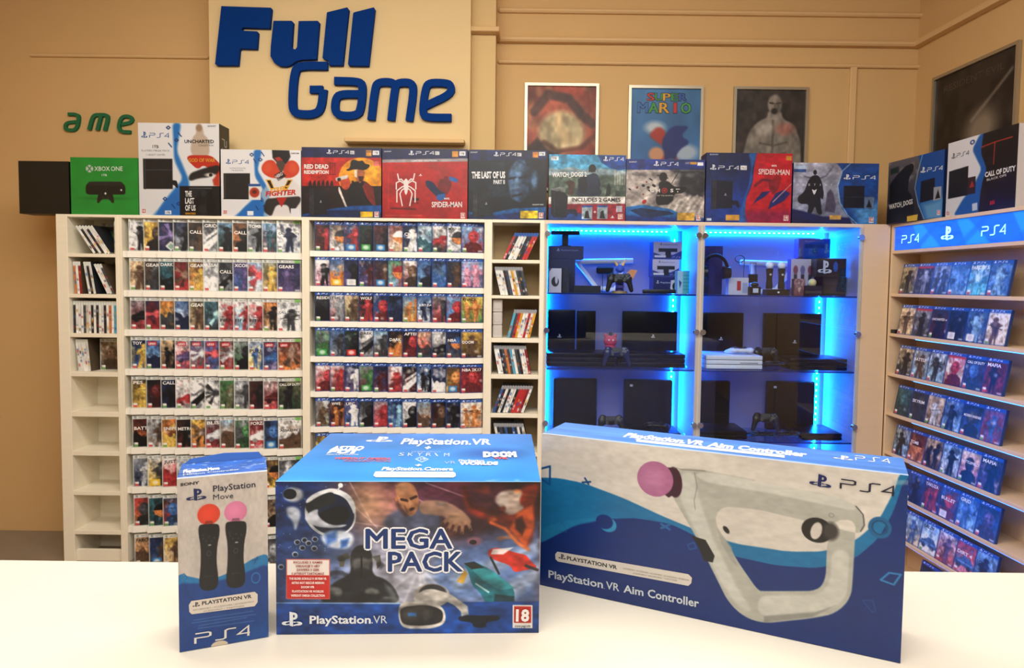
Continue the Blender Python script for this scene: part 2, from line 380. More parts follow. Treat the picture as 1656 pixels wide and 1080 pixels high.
def rack(px_l, px_il, px_ir, px_r, first, pitch, n, tops, label, pxz, th=.037):
    r = empty('display_rack', (xx((px_l+px_r)/2), FY+.13, 0), 0, label, 'display rack'); L = Vector(r.location)
    x0, xa, xb, x1 = xx(px_l), xx(px_il), xx(px_ir), xx(px_r)
    def bx(nm, a, m_=M_birch, bev=.0015):
        m = MB(); m.box(a[0]-L.x, a[1]-L.y, a[2], a[3]-L.x, a[4]-L.y, a[5], bev); return m.build(nm, m_, r)
    bx('side_panel', (x0, FY, 0, xa, WB, RT)); bx('side_panel', (xb, FY, 0, x1, WB, RT))
    bx('top_panel', (xa, FY, RT-.018, xb, WB, RT)); bx('back_panel', (xa, FY+.10, 0, xb, FY+.11, RT-.018), M_rack)
    f = xx(first); p = pitch*S4; z = []
    for t in tops:
        zt = rowz(t, pxz); z.append(zt)
        # saw-toothed tier: every slot's front runs parallel to its case
        pts = [(xa-L.x, FY+.10-L.y), (xa-L.x, FY+.012-L.y), (f-.004-L.x, FY+.012-L.y)]
        for i in range(n):
            a = f-.004+i*p; b = a+p if i < n-1 else xb
            pts.append((a-L.x, FY+.004-L.y)); pts.append((b-L.x, FY+.004+(b-a)*math.tan(TH)*1.0-L.y))
        pts.append((xb-L.x, FY+.10-L.y))
        m = MB(); m.prism(pts, (0, 0, zt-th), (1, 0, 0), (0, 1, 0), (0, 0, 1), th); m.build('tier_ledge', M_rack, r)
    return f, p, z
R1 = rack(195.5, 201, 489, 494.5, 210.2, 23.9, 11, [406.8+63.8*i for i in range(9)], 'left display rack of eleven columns of overlapping pale-banded game cases', 300)
R2 = rack(494.5, 501, 781.5, 784.5, 508.5, 23.7, 11, [407+57.05*i for i in range(9)], 'middle display rack of eleven columns of overlapping blue-banded game cases', 640, .033)
# ---------------------------------------------------------------- game cases
PAL = dict(k='16161c', K='383a40', g='80858c', G='b9bfc6', w='ebe9e6', n='18244c', b='2a5ca8', B='6fa9d6', t='28606e', r='b8242a', R='5e191e',
           o='d8742a', y='e2b136', Y='cdaa7c', m='62442f', M='3a281f', e='3c7a40', E='1d3a2a', p='54407a', P='d4789a', u='6c6c48', c='35b4c8')
NAM = dict(k='black', K='charcoal', g='grey', G='light grey', w='white', n='navy', b='blue', B='sky blue', t='teal', r='red', R='dark red', o='orange',
           y='yellow', Y='sand', m='brown', M='dark brown', e='green', E='dark green', p='purple', P='pink', u='olive', c='cyan')
MOT = dict(f='figure', h='head', w='figures', c='car', s='skyline', x='burst', l='disc', d='slash', b='crouching figure')
def cover(spec, seed, kind, nx=26, ny=36, W=.133, H=.19):
    sp = spec.split(':'); a = sp[0].split(); c = a[0]; mo = a[1]; stk = a[2] if len(a) > 2 else ''; title = sp[1] if len(sp) > 1 else ''
    rng = random.Random(seed); cv = Cv(nx, ny, W, H); cv.vgrad(PAL[c[0]], PAL[c[1]]); j = lambda s: rng.uniform(-s, s)
    cv.noise(5, .35, seed); cv.noise(4, .5, seed+1, PAL[c[2]], .55); cv.noise(6, .35, seed+2, PAL[rng.choice(c[0]+c[1]+'wk')], .6)
    S = PAL[c[2]]; cx = .5+j(.08)
    D = tuple(np.clip(h2(S)*.55+10, 0, 255)); Lt = tuple(np.clip(h2(S)*1.25+35, 0, 255))
    def fig(cx, top, bot, k=1):
        h_ = bot-top; w_ = h_*.24*k; r_ = rng.uniform; f = 1 if rng.random() < .5 else -1; fl = r_(.4, 1.3)
        P = [(-.5, .2), (.45, .17), (.9+r_(-.3, .5), .34+r_(-.1, .15)), (.6, .42), (.5, .55), (fl, 1.05), (.1, 1.05), (0, .7), (-.25, 1.05), (-fl*.8, 1.05), (-.45, .55), (-.5, .42), (-1.1-r_(-.2, .4), .4+r_(-.15, .1)), (-.9, .28)]
        cv.poly([(cx+f*x*w_, top+y*h_) for x, y in P], S, .95, .03)
        cv.ell(cx+f*.05, top+h_*.1, .075*k*h_/.6, .06*h_/.6, S, soft=.03); cv.ell(cx+f*.05, top+h_*.28, w_*.35, h_*.1, Lt, a=.5, soft=.06); cv.ell(cx-f*.08, top+h_*.5, w_*.3, h_*.2, D, a=.6, soft=.08)
        if rng.random() < .5: cv.line([(cx-f*.3, top+h_*r_(.3, .6)), (cx+f*.3, top+h_*r_(.2, .5))], .025, D, .9)
    if mo == 'f': fig(cx, .22, .95, 1.5)
    if mo == 'w': fig(.3, .3, .92, 1.1); fig(.68, .2, .95, 1.3)
    if mo == 'b':
        fig(cx, .3, .98, 1.9); cv.line([(.15, .62+j(.1)), (.9, .45+j(.1))], .035, D)
    if mo == 'h':
        cv.poly([(.05, 1), (.15, .72), (.4, .62), (.6, .62), (.88, .74), (.98, 1)], D); cv.ell(cx, .45, .23, .2, S); cv.ell(cx-.07, .42, .12, .12, Lt, a=.6, soft=.06)
        cv.ell(cx-.09, .42, .05, .02, D); cv.ell(cx+.08, .42, .05, .02, D)
    if mo == 'c':
        y = .62+j(.08); cv.poly([(.02, y+.15), (.05, y), (.3, y-.05), (.45, y-.14), (.75, y-.12), (.97, y+.02), (.98, y+.16)], S)
        cv.ell(.25, y+.16, .11, .07, D); cv.ell(.76, y+.16, .11, .07, D); cv.line([(.08, y+.05), (.9, y+.06)], .02, Lt, .8)
    if mo == 's':
        P = [(0, 1)]+[(i/8, .55+j(.16)) for i in range(9)]+[(1, 1)]; cv.poly(P, S); cv.ell(.6, .35, .2, .12, Lt, a=.5, soft=.1)
    if mo == 'x':
        for i in range(7):
            t = rng.uniform(0, 6.28); cv.poly([(cx, .5), (cx+.55*math.cos(t), .5+.4*math.sin(t)), (cx+.5*math.cos(t+.35), .5+.38*math.sin(t+.35))], [S, D, Lt][i % 3], .85)
        cv.ell(cx, .5, .16, .12, Lt, soft=.08)
    if mo == 'l':
        cv.ell(.52, .5, .3, .22, S); cv.poly([(.2, .5), (.84, .5), (.78, .62), (.52, .73), (.28, .63)], 'e07a30' if S != PAL['o'] else '3fa0c8')
    if mo == 'd':
        cv.poly([(0, .8), (.9, .25), (1, .35), (.2, .95), (0, 1)], S); cv.poly([(.1, .55), (.8, .2), (.85, .26), (.15, .62)], Lt, .7)
    for i in range(3):
        x, y = rng.random(), rng.uniform(.2, .95); cv.ell(x, y, .08, .05, PAL[rng.choice(c+'wk')], a=.45, soft=.06)
    cv.noise(7, .35, seed+7, D, .6); cv.noise(9, .3, seed+8, Lt, .68); cv.noise(16, .28, seed+9)
    gry = cv.c.mean(2, keepdims=True); cv.c = np.clip((gry+(cv.c-gry)*.646-105)*1.22+112, 4, 245)
    # classification marks and price stickers
    if 'D' in stk: cv.poly([(.5, .68), (.72, .84), (.5, .98), (.28, .84)], 'f0f2f0'); cv.poly([(.5, .73), (.64, .84), (.5, .94), (.36, .84)], '8fb0a0')
    SC_ = dict(b='2f7fc0', e='3fa04c', r='d03028', y='f0c21c', w='f2f0ee')
    for k in 'beryw':
        if k in stk: cv.rect(.12, .76, .5, .96, SC_[k]); cv.ell(.31, .86, .12, .07, 'ffffff' if k != 'w' else 'c8c8cc', a=.75, soft=.05)
    if not stk: cv.rect(.07, .84, .22, .97, 'f4f0ec'); cv.rect(.07, .91, .22, .97, rng.choice(['c83030', 'c83030', '5a9a3c']))
    if rng.random() < .5: cv.rect(.75, .92, .95, .97, 'e8e8e8', .8)
    if kind == 'ps':
        cv.rect(0, 0, 1, .105, '2058b0'); cv.shape(PS4LOGO, .3, .078, .7, .078, .05, 'ffffff'); cv.shape(EMB, .09, .082, .22, .082, .062, 'ffffff')
        if 'R' in stk: cv.rect(0, .105, 1, .165, 'c8242a')
        sh = '1f3f80'
    else:
        cv.rect(0, 0, 1, .1, 'e2e4e0'); cv.rect(.72, 0, 1, .1, '7fb860'); cv.text('XBOX 360', .25, .076, .7, .076, .05, '6a706a'); cv.ell(.13, .05, .05, .035, '8c948c')
        sh = 'd8dcd6'
    if title:
        dk = c[0] in 'wGYyBP'; col = '1e1e24' if dk else 'f4f2ee'
        if title in ('DOOM', 'WOLF', 'GEARS', 'FIFA', 'NBA 2K17', 'CALL OF DUTY', 'MODERN WARFARE', 'BATTLEFIELD', 'WWE'): col = 'f6f4f0'
        if c[0] == 'w' or c[0] == 'G': col = '24242a'
        if title == 'LEGO': cv.rect(.1, .14, .45, .26, 'c8202a'); cv.text(title, .14, .235, .41, .235, .065, 'ffffff', .02)
        else:
            y = {'DOOM': .5, 'FIFA': .72, 'GEARS': .26}.get(title, .24+.2*(rng.random() < .3)); n_ = len(title)
            cv.text(title, .08, y, min(.94, .08+n_*.125), y, .1 if n_ < 9 else .075, col, .02)
    cv.rect(-.1, -.1, .03, 1.1, sh); cv.rect(.975, -.1, 1.1, 1.1, sh); cv.rect(-.1, .98, 1.1, 1.1, sh)
    return cv, sh, c, mo
ORD = ['first', 'second', 'third', 'fourth', 'fifth', 'sixth', 'seventh', 'eighth', 'ninth', 'tenth', 'eleventh', 'twelfth', 'thirteenth', 'fourteenth', 'fifteenth', 'sixteenth', 'seventeenth', 'eighteenth', 'nineteenth', 'twentieth']
def case(spec, seed, kind, loc, rz, label, group, lean=0, nx=26, ny=36):
    W, H = .134, (.171 if kind == 'ps' else .19); cv, sh, c, mo = cover(spec, seed, kind, nx, ny, W, H)
    o = carton('game_case', W, .0145, H, cv, sh, mtl=CASEM)
    o.location = loc; o.rotation_euler = (lean, 0, rz)
    return tag(o, label.format(a=NAM[c[0]], b=NAM[c[2]], m=MOT[mo]), 'game case', group)
G1 = ["Gwk f|yyM h|nnp x D|nGk f|MKm f:CALL|Kgw d:GRID|BEk f|mok h:CALL|ggk f:TOMB|BRt w:CRY|wGn f:CALL OF DUTY",
 "YYm f|mKK f:GEARS|ttk s:DARK|Rrm x|moy b:GEARS|gGw s:ASSASSIN|Kgk d:CALL|pbp f:XCOM r|BGr x|umy f|npp f:GEARS",
 "grk c|nrr x|oyK s|bwn s|uYm f:GEARS|tKB x|wgr f:FIFA|wBr f:FIFA|wgr f:FIFA|oYk f|GwK b:CALL OF DUTY",
 "nby f:TOY|bBn s:LEGO|Ymk w|wrp c:LEGO|brg x:LEGO|pbr x:LEGO|mrg x:LEGO|gek h|wyb w:PURE|npb c:LEGO|Rom x:LEGO",
 "kyy f:PES|kKR h|nnk f:CALL|wgr c|wGk d|Gwk x|eEu f|GgK f|MRk f|wrR c|uEk f:CALL OF DUTY",
 "Rok s:BATTLE|gGm f|oRy s:SNIPER r|MRk f:METRO|yoM x|KrG c:BLISS|Bom s|gKe h|Rrw c:FORZA|nKb h b|wGm s:ASSASSIN'S",
 "gnG f|GyK f y|wrr s:JUST|GgK h|YmK s|gKr f|wgb c|KgG f|Gmr w|myk l|KgG f",
 "roK h|ttk l|Mrb h||||||Bok f|mYk s|KoR h",
 "Yom s:FARCRY D|nbm f b|yYm f||||||gKn f|Kgg h|mMk s"]
f, p, zz = R1
for i, row in enumerate(G1):
    for j, s in enumerate(row.split('|')):
        if s: case(s, 100+i*20+j, 'xb', (f+j*p, FY+.012, zz[i]+.0005), TH, '{a} game case with {b} {m}, %s from left, %s row, left rack' % (ORD[j], ORD[i]), 'pale-banded cases on the left rack')
G2 = ["MRr f|mwK l|nbr f b|EKk h e|RKk f b|RYw l|nnw f:CREED|GBt s|wKr c|wGK l:MX|Bpr h",
 "wPk f|bYo s y|npk f w|npR f|nRm f b|eBr l|wRm h|bBn h|nBb s|Knm f|BpP w",
 "Kkk s:RESIDENT|wRg f:THE EVIL|Yum f|kKr f:WOLF|nbr h|kbn s|byo w|bwn w:JUST DANCE|grK f|Bbr h|yeo w:KNACK",
 "gEe s e|bgK f|EKk h r|wgk d:DARK|BmK f|kMo s:DARK|kRr h:AFTER|YrK s|wKk c|nmb l:NBA|yMm f:DOOM",
 "wrr h|wRr f|npw f|gRe f e|npR w|wRr b|kRw d|bGk w|nnw s|Myo h b|Rrr h:NBA 2K17",
 "Gum w|kRo w:WWE|pbw f:UFC|Kgk h|grr f|nbB f|wgk h|Bom s|kRm h|nKk f|wYo w:OVERWATCH b",
 "yyk h|bKn f|||||||||"]
f, p, zz = R2
for i, row in enumerate(G2):
    for j, s in enumerate(row.split('|')):
        if s: case(s, 500+i*20+j, 'ps', (f+j*p, FY+.012, zz[i]+.0005), TH, '{a} game case with {b} {m}, %s from left, %s row, middle rack' % (ORD[j], ORD[i]), 'blue-banded cases on the middle rack')
# cases standing spine out
def spine_case(kind, body, seed, loc, ang, label, group, depth=.134):
    rng = random.Random(seed); W = .0142; H = .171 if kind != 'xb' else .19
    cv = Cv(5, 30, W, H, body); cv.noise(3, .2, seed)
    for k in range(4): 
        y = rng.uniform(.25, .9); cv.rect(.2, y, .8, y+rng.uniform(.02, .1), rng.choice(['202024', 'f0f0f0', 'b8242a', '2a5ca8', '808890', 'd8a030']), .8)
    band = dict(xb='dfe3de', ps='2358a6', p3='9a9ca2')[kind]; cv.rect(-1, -1, 2, .13, band)
    sh = dict(xb='c9cfc6', ps='24427c', p3='5c5f66')[kind]
    o = carton('game_case', W, depth, H, cv, sh, mtl=CASEM, right=rng.choice(['3a3430', '4c4640', '2c3038', '5a4c3c']))
    o.rotation_euler = (0, ang, 0); s_, c_ = math.sin(ang), math.cos(ang)
    x, y, z = loc            # loc = lowest corner on the board
    if ang > 0: o.location = (x-W*c_, y, z+W*s_)   # pivot bottom-right
    else: o.location = (x, y, z)
    return tag(o, label, 'game case', group)
SP = ['e6e6e2', '262830', 'dcdcd8', '3a5c94', 'ebe9e2', '8c2226', '44484e', 'e8e6e0', '2b2f38', 'c9c5b8']
def lean_row(kind, comp, x_px, n, deg, cols, where, seed, gap=1.03, depth=.134):
    xa, xb, z = comp; a = R(deg); x = xx(x_px); st = .0142/math.cos(a)*gap
    for i in range(n):
        c = cols[i % len(cols)]; nm = NAM2[c]
        spine_case(kind, c, seed+i, (x+i*st, FY+.03, z+.0006), a, '%s-spined game case %s, %s from left, %s' % (nm, 'leaning' if abs(deg) > 2 else 'upright', ORD[i], where), 'spine-out cases, '+where, depth)
NAM2 = {'e6e6e2': 'white', '262830': 'black', 'dcdcd8': 'pale grey', '3a5c94': 'blue', 'ebe9e2': 'white', '8c2226': 'dark red', '44484e': 'charcoal', 'e8e6e0': 'white', '2b2f38': 'black', 'c9c5b8': 'beige',
        'b83030': 'red', 'd8a030': 'yellow', '5aa8c8': 'light blue', 'c87a4a': 'orange'}
W_, K_, P_, B_, D_, C_, R_, Y_, L_, O_, S_ = 'e6e6e2', '262830', 'dcdcd8', '3a5c94', '8c2226', '44484e', 'b83030', 'd8a030', '5aa8c8', 'c87a4a', 'c9c5b8'
LBC, MBC = 'far left bookcase, %s compartment', 'middle bookcase, %s compartment'
lean_row('xb', LC[0], 150, 6, -33, [W_, K_, P_, K_, W_, W_], LBC % 'top', 1000)
lean_row('xb', LC[0], 184, 1, 0, [S_], 'right corner of far left bookcase top compartment', 1010)
lean_row('xb', LC[1], 119, 3, -3, [O_, W_, D_], LBC % 'second', 1020)
lean_row('xb', LC[1], 141, 3, -9, [W_, K_, P_], 'in the centre, '+LBC % 'second', 1030)
lean_row('xb', LC[1], 171, 3, -24, [W_, P_, C_], 'right part, '+LBC % 'second', 1040)
lean_row('xb', LC[2], 115.3, 18, 0, [K_, W_, W_, P_, C_, S_, W_, K_, W_, K_, W_, P_, K_, W_, O_, W_, L_, O_], LBC % 'third', 1050, gap=1.06)
lean_row('xb', LC[3], 122, 5, -5, [W_, P_, W_, W_, P_], LBC % 'fourth', 1080)
lean_row('ps', MC[0], 814, 9, 25, [R_, K_, W_, W_, P_, K_, K_, R_, R_], MBC % 'top', 1100)
lean_row('p3', MC[1], 808, 11, -13, [W_, W_, P_, K_, C_, P_, Y_, W_, C_, K_, C_], MBC % 'second', 1120)
lean_row('p3', MC[2], 823, 9, 14, [L_, C_, R_, Y_, W_, W_, R_, P_, Y_], MBC % 'third', 1140)
lean_row('p3', MC[3], 806, 13, -11, [W_, W_, K_, C_, O_, C_, L_, W_, C_, K_, W_, P_, D_], MBC % 'fourth', 1160)
lean_row('p3', MC[4], 800, 12, 20, [B_, K_, W_, K_, W_, P_, K_, R_, R_, R_, D_, W_], MBC % 'fifth', 1180)
lean_row('p3', MC[5], 808, 12, -12, [W_, K_, C_, K_, B_, K_, K_, B_, K_, W_, C_, P_], MBC % 'sixth', 1200)
# two cases with their covers showing in the left bookcase
case('MRe f', 1250, 'xb', (xx(136), FY+.19, LC[0][2]+.001), R(8), '{a} game case with {b} {m} behind the leaning cases, top left bookcase compartment', None)
case('uMR w', 1251, 'xb', (xx(153), FY+.185, LC[1][2]+.001), R(-4), '{a} game case with {b} {m}, second left bookcase compartment', None)
case('YMm h', 1252, 'xb', (xx(147), FY+.09, LC[3][2]+.001), R(5), '{a} game case with {b} {m}, fourth left bookcase compartment', None)
for i in range(3):
    m = MB(); m.box(0, 0, 0, .056, .1, .074, .004); m.box(.008, -.0015, .018, .048, .001, .06, .001)
    o = m.build('small_box', mat('grey_box', (196, 190, 186), .6)); o.location = (MC[2][0]+.006, FY+.03, MC[2][2]+.0755*i+.0005)
    tag(o, '%s small pale grey box stacked at the left of the middle bookcase' % ['bottom', 'middle', 'top'][i], 'box', 'small grey boxes in the middle bookcase')
# ---------------------------------------------------------------- lettering on the walls
M_blue = mat('blue_foam', (0, 50, 122), .8, spec=.12, noise=.12, nscale=60, bump=.1)
M_green = mat('green_foam', (22, 104, 62), .75)
def px_letters(cx, cy, sc, pts): return [(x/sc+cx, y/sc+cy) for x, y in pts]
def letter(polys, Y, th, m_, label, group, strip=False):
    "polys: outlines in photo pixels, raised on the wall plane at depth Y"
    P = [[at(x, y, Y) for x, y in q] for q in polys]; allp = [v for q in P for v in q]
    c = sum(allp, Vector())/len(allp); m = MB()
    for i, q in enumerate(P):
        if strip: k = len(q)//2; m.strip([v-c for v in q[:k]], [v-c for v in q[k:][::-1]], (0, -1, 0), th-.0008*i)
        else: m.prism([(v.x-c.x, v.z-c.z) for v in q], (0, 0, 0), (1, 0, 0), (0, 0, 1), (0, -1, 0), th)
    o = m.build('wall_letter', m_, loc=(c.x, Y, c.z)); return tag(o, label, 'letter', group)
def smooth_path(pts, n=2):
    for _ in range(n):
        q = [pts[0]]
        for a, b in zip(pts, pts[1:]): q += [(a[0]*.75+b[0]*.25, a[1]*.75+b[1]*.25), (a[0]*.25+b[0]*.75, a[1]*.25+b[1]*.75)]
        pts = q+[pts[-1]]
    return pts
def stroke_outline(pts, w_, n=2):
    L, Rr = ribbon(smooth_path(pts, n), w_); return [tuple(v) for v in L]+[tuple(v) for v in Rr[::-1]]
k1 = lambda p: px_letters(340, 0, 5.141, p); k2 = lambda p: px_letters(540, 0, 5.141, p); k3 = lambda p: px_letters(100, 170, 6.0, p)
BL = 'big blue letters on the pier'
letter([k1([(110, 67), (520, 80), (523, 92), (508, 250), (285, 243), (275, 262), (290, 270), (405, 275), (412, 285), (402, 420), (268, 415), (258, 430), (247, 555), (72, 555), (58, 545)])], 4.28, .03, M_blue, 'big blue foam capital letter F at the upper left of the sign', BL)
letter([k1([(540, 188), (690, 188), (703, 200), (690, 400), (698, 418), (720, 424), (735, 405), (748, 190), (905, 188), (918, 200), (895, 505), (780, 508), (730, 520), (680, 555), (640, 565), (590, 560), (545, 532), (515, 480), (518, 400)])], 4.28, .03, M_blue, 'big blue foam letter u right of the capital F', BL)
letter([[(531, 23), (563.5, 15), (566, 18), (556.5, 108), (534.5, 108), (533.5, 101), (523.8, 96.3)]], 4.28, .03, M_blue, 'big blue slanted letter l, the left one of the pair', BL)
letter([k2([(178, 118), (340, 77), (350, 90), (298, 560), (135, 558), (127, 545), (170, 125)])], 4.28, .03, M_blue, 'big blue slanted letter l, the right one of the pair', BL)
def sl(path, n, kk, w_): return kk(stroke_outline(path, w_, n))
letter([sl([(985, 558), (770, 555), (710, 590), (690, 880), (712, 945), (770, 958), (870, 958), (930, 920), (950, 753)], 2, k1, 66), sl([(945, 753), (838, 753)], 0, k1, 62)], 4.28, .03, M_blue, 'blue outlined capital letter G starting the lower line of the sign', BL, True)
letter([sl([(12, 682), (210, 686), (250, 715), (235, 900), (205, 968), (60, 970), (15, 930), (22, 830), (60, 790), (232, 790)], 2, k2, 64)], 4.28, .03, M_blue, 'blue letter a between the capital G and the m', BL, True)
letter([sl([(318, 1005), (348, 745), (372, 695), (470, 688), (518, 712)], 2, k2, 64), sl([(482, 1008), (512, 745), (530, 698), (640, 692), (672, 740), (632, 1012)], 2, k2, 64)], 4.28, .03, M_blue, 'blue letter m in the lower line of the sign', BL, True)
letter([sl([(980, 985), (790, 985), (738, 960), (765, 740), (800, 695), (930, 698), (978, 715), (978, 790), (780, 880), (745, 905)], 2, k2, 62)], 4.28, .03, M_blue, 'blue letter e at the right end of the sign', BL, True)
GL = 'small green letters on the left wall'
letter([sl([(75, 93), (150, 93), (182, 115), (158, 245), (80, 248), (45, 235), (52, 175), (160, 165)], 2, k3, 30)], WY, .02, M_green, 'green wall letter a, cut leftmost of the three green letters', GL, True)
letter([sl([(278, 245), (310, 125), (340, 98), (395, 100)], 2, k3, 34), sl([(358, 248), (392, 110)], 0, k3, 34), sl([(430, 250), (462, 125), (440, 98), (370, 98)], 2, k3, 34)], WY, .02, M_green, 'green wall letter m between the green a and e', GL, True)
letter([sl([(680, 266), (585, 262), (560, 215), (590, 115), (680, 110), (700, 170), (590, 192)], 2, k3, 32)], WY, .02, M_green, 'green wall letter e above the green carton', GL, True)
# ---------------------------------------------------------------- posters
M_frame = mat('brushed_aluminium', (176, 168, 150), .35, .7)
def poster(name, x0, x1, top, h_m, cv_fn, label, o=None, du=None, n=None, wd=None):
    if o is None:
        a = at(x0, top, WY-.012); b = at(x1, top, WY-.012); wd = b.x-a.x; o = Vector((a.x, WY-.002, a.z)); du = Vector((1, 0, 0)); n = Vector((0, -1, 0))
    r = empty(name, o-Vector((0, 0, h_m)), 0, label, 'poster', 'framed posters on the upper wall')
    m = MB(); t = .018; z = Vector((0, 0, 1)); q = h_m; dd = .02
    for (ua, ub, va, vb) in ((0, wd, 0, t), (0, wd, q-t, q), (0, t, t, q-t), (wd-t, wd, t, q-t)):
        m.prism([(ua, va), (ub, va), (ub, vb), (ua, vb)], (0, 0, 0), du, z, n, dd)
    m.build('picture_frame', M_frame, r)
    cv = Cv(90, 126, wd-2*t, q-2*t); cv_fn(cv); pm = PM(); pm.face(Vector((0, 0, q-t))+du*t+n*.006, du*(wd-2*t), (0, 0, -(q-2*t)), cv); pm.build('print', POSTER, r)
def pa(cv):
    cv.vgrad('9c4630', '8a3a28'); cv.noise(4, .3, 3); cv.ell(.45, .4, .50, .34, 'b06048', soft=.05); cv.ell(.5, .46, .34, .22, 'd6c49a', soft=.06); cv.noise(6, .4, 7, 'c8a878', .55)
    cv.line([(.1, .25), (.3, .08), (.6, .12), (.8, .28), (.95, .36)], .09, '4c3028', .85, .03); cv.line([(.25, .55), (.45, .64), (.8, .6), (.95, .5)], .05, '6a3426', .8, .03)
    cv.poly([(0, .6), (.15, .5), (.3, .62), (.45, .66), (.4, .9), (0, 1)], '3c2a26', .85, .03); cv.ell(.7, .85, .3, .2, 'a03826', soft=.1); cv.noise(9, .3, 9)
def pb(cv):
    cv.vgrad('4c86b8', '3f78b4'); cv.noise(3, .15, 5); cv.ell(.35, .38, .14, .06, 'c8d4dc', soft=.05); cv.ell(.8, .62, .18, .08, 'b8c8d8', soft=.05)
    cv.poly([(.25, .46), (.4, .36), (.52, .42), (.5, .6), (.36, .74), (.2, .8), (.12, .95), (.6, .98), (.8, .9), (.7, .7), (.62, .6), (.52, .58)], 'b83a2c', .95, .03)
    cv.poly([(.45, .5), (.6, .36), (.86, .36), (.72, .46), (.88, .52), (.7, .6), (.62, .76), (.5, .7)], '1f3580', .95, .02); cv.ell(.38, .64, .11, .07, 'd8a480', soft=.03); cv.ell(.6, .75, .1, .06, 'd8c0a4', soft=.03); cv.ell(.3, .85, .14, .07, '6a3420', soft=.03); cv.ell(.7, .88, .12, .06, '5a2c20', soft=.03)
    def word(st, x, y, w_, h_, cols):
        n = len(st)
        for i, ch in enumerate(st):
            a = x+i*w_/n; b = x+(i+.88)*w_/n; [cv.text(ch, a+dx_, y+dy_, b+dx_, y+dy_, h_, '1c1c2c') for dx_, dy_ in ((-.01, .006), (.012, .006), (-.01, -.006), (.012, -.006))]; [cv.text(ch, a+dx_, y, b+dx_, y, h_, cols[i]) for dx_ in (-.005, 0, .005)]
    word('SUPER', .23, .115, .58, .075, ['c83830', '3fa050', 'e0b030', '3c9c50', '3068b8']); word('MARIO', .10, .235, .78, .105, ['3c7cc0', '44a456', 'e0b030', 'c83830', '4cac5c'])
def pc(cv):
    cv.vgrad('4a4442', '38302e'); cv.noise(6, .5, 11, '1c1a1c', .5); cv.noise(5, .4, 12, '8c847c', .65)
    S = '9a948c'; cv.poly([(.12, .62), (.2, .4), (.34, .3), (.46, .27), (.46, .2), (.66, .2), (.68, .28), (.85, .33), (.95, .5), (.98, .85), (.8, .8), (.74, .95), (.3, .95), (.26, .7), (.16, .85), (.02, .8)], S, .95, .02)
    cv.ell(.56, .14, .10, .095, 'a09890', soft=.02); cv.ell(.56, .205, .05, .03, '2c2826', soft=.02); cv.line([(.49, .125), (.54, .13)], .014, '2a2422', 1, .01); cv.line([(.59, .13), (.64, .125)], .014, '2a2422', 1, .01); cv.line([(.565, .13), (.56, .16)], .012, '6c645e', 1, .01); cv.ell(.62, .15, .04, .08, '5c5652', a=.7, soft=.04); cv.line([(.54, .3), (.55, .9)], .02, '5c5450', .8, .02)
    for i in range(4):
        cv.line([(.36, .52+i*.1), (.53, .54+i*.1)], .014, '5a524e', .8, .02); cv.line([(.57, .54+i*.1), (.74, .51+i*.1)], .014, '5a524e', .8, .02)
    cv.ell(.42, .38, .12, .06, 'b4aca4', soft=.05); cv.ell(.72, .38, .13, .06, 'b08074', soft=.05); cv.noise(12, .25, 14)
def pd(cv):
    cv.vgrad('453c38', '241f22'); cv.noise(5, .5, 21, '14121a', .5); cv.noise(5, .35, 22, '70645c', .62); cv.ell(.62, .42, .2, .12, 'a09484', soft=.12, rot=-30); cv.ell(.3, .55, .12, .1, '16141a', soft=.05); cv.line([(.5, .35), (.8, .2), (.95, .12)], .02, 'b4aca0', .7, .02)
    cv.text('RESIDENT EVIL', .12, .105, .86, .105, .045, '5c564e')
poster('framed_poster', 849, 969, 134, .69, pa, 'framed poster with a red and tan swirl behind the dark blue carton')
poster('framed_poster', 1017, 1138, 138, .69, pb, 'framed light blue poster with colourful block title, centre of the upper wall')
poster('framed_poster', 1187, 1308, 140, .69, pc, 'framed dark poster of a bare-chested muscular grey figure')
def wall_pt(px, py):
    "point of the right wall seen at a photo pixel"
    d = at(px, py, 1.0)-Vector((0, 0, CZ)); nn = Vector((.9972, .0752, 0)); t = (P0-Vector((0, 0, 0))).dot(nn)/Vector((d.x, d.y, 0)).dot(nn); return Vector((d.x*t, d.y*t, CZ+d.z*t))
q = wall_pt(1513, 127); poster('framed_poster', 0, 0, 0, .95, pd, 'framed dark poster with grey title lettering on the right wall', q+Vector((-.9972, -.0752, 0))*.002, dirT, Vector((-.9972, -.0752, 0)), .68)
# ---------------------------------------------------------------- console cartons along the top of the shelving
def ps4(c, x0, y, x1, h, col, emb=True, pro=False, dx=.0, yb=None):
    yb = y if yb is None else yb; w_ = x1-x0
    if emb: c.shape(EMB, x0, y, x0+w_*.22, y+(yb-y)*.22, h*1.35, col)
    c.shape(PS4LOGO, x0+w_*(.30 if emb else 0), y+(yb-y)*.3-h*.08, x1, yb-h*.08, h, col)
def pro(c, x0, y0, x1, y1, col='f4f4f4', tc='1c2c5c'): c.rect(x0, y0, x1, y1, col); c.text('PRO', x0+(x1-x0)*.15, y1-(y1-y0)*.22, x1-(x1-x0)*.15, y1-(y1-y0)*.22, (y1-y0)*.55, tc)
def r18(c, x0, y0, x1, y1, n='18'): c.rect(x0, y0, x1, y1, 'f4f0ee'); c.rect(x0+.8, y0+.8, x1-.8, y0+(y1-y0)*.78, 'c83a30'); c.text(n, x0+1.6, y0+(y1-y0)*.66, x1-1.6, y0+(y1-y0)*.66, (y1-y0)*.5, 'ffffff', .02)
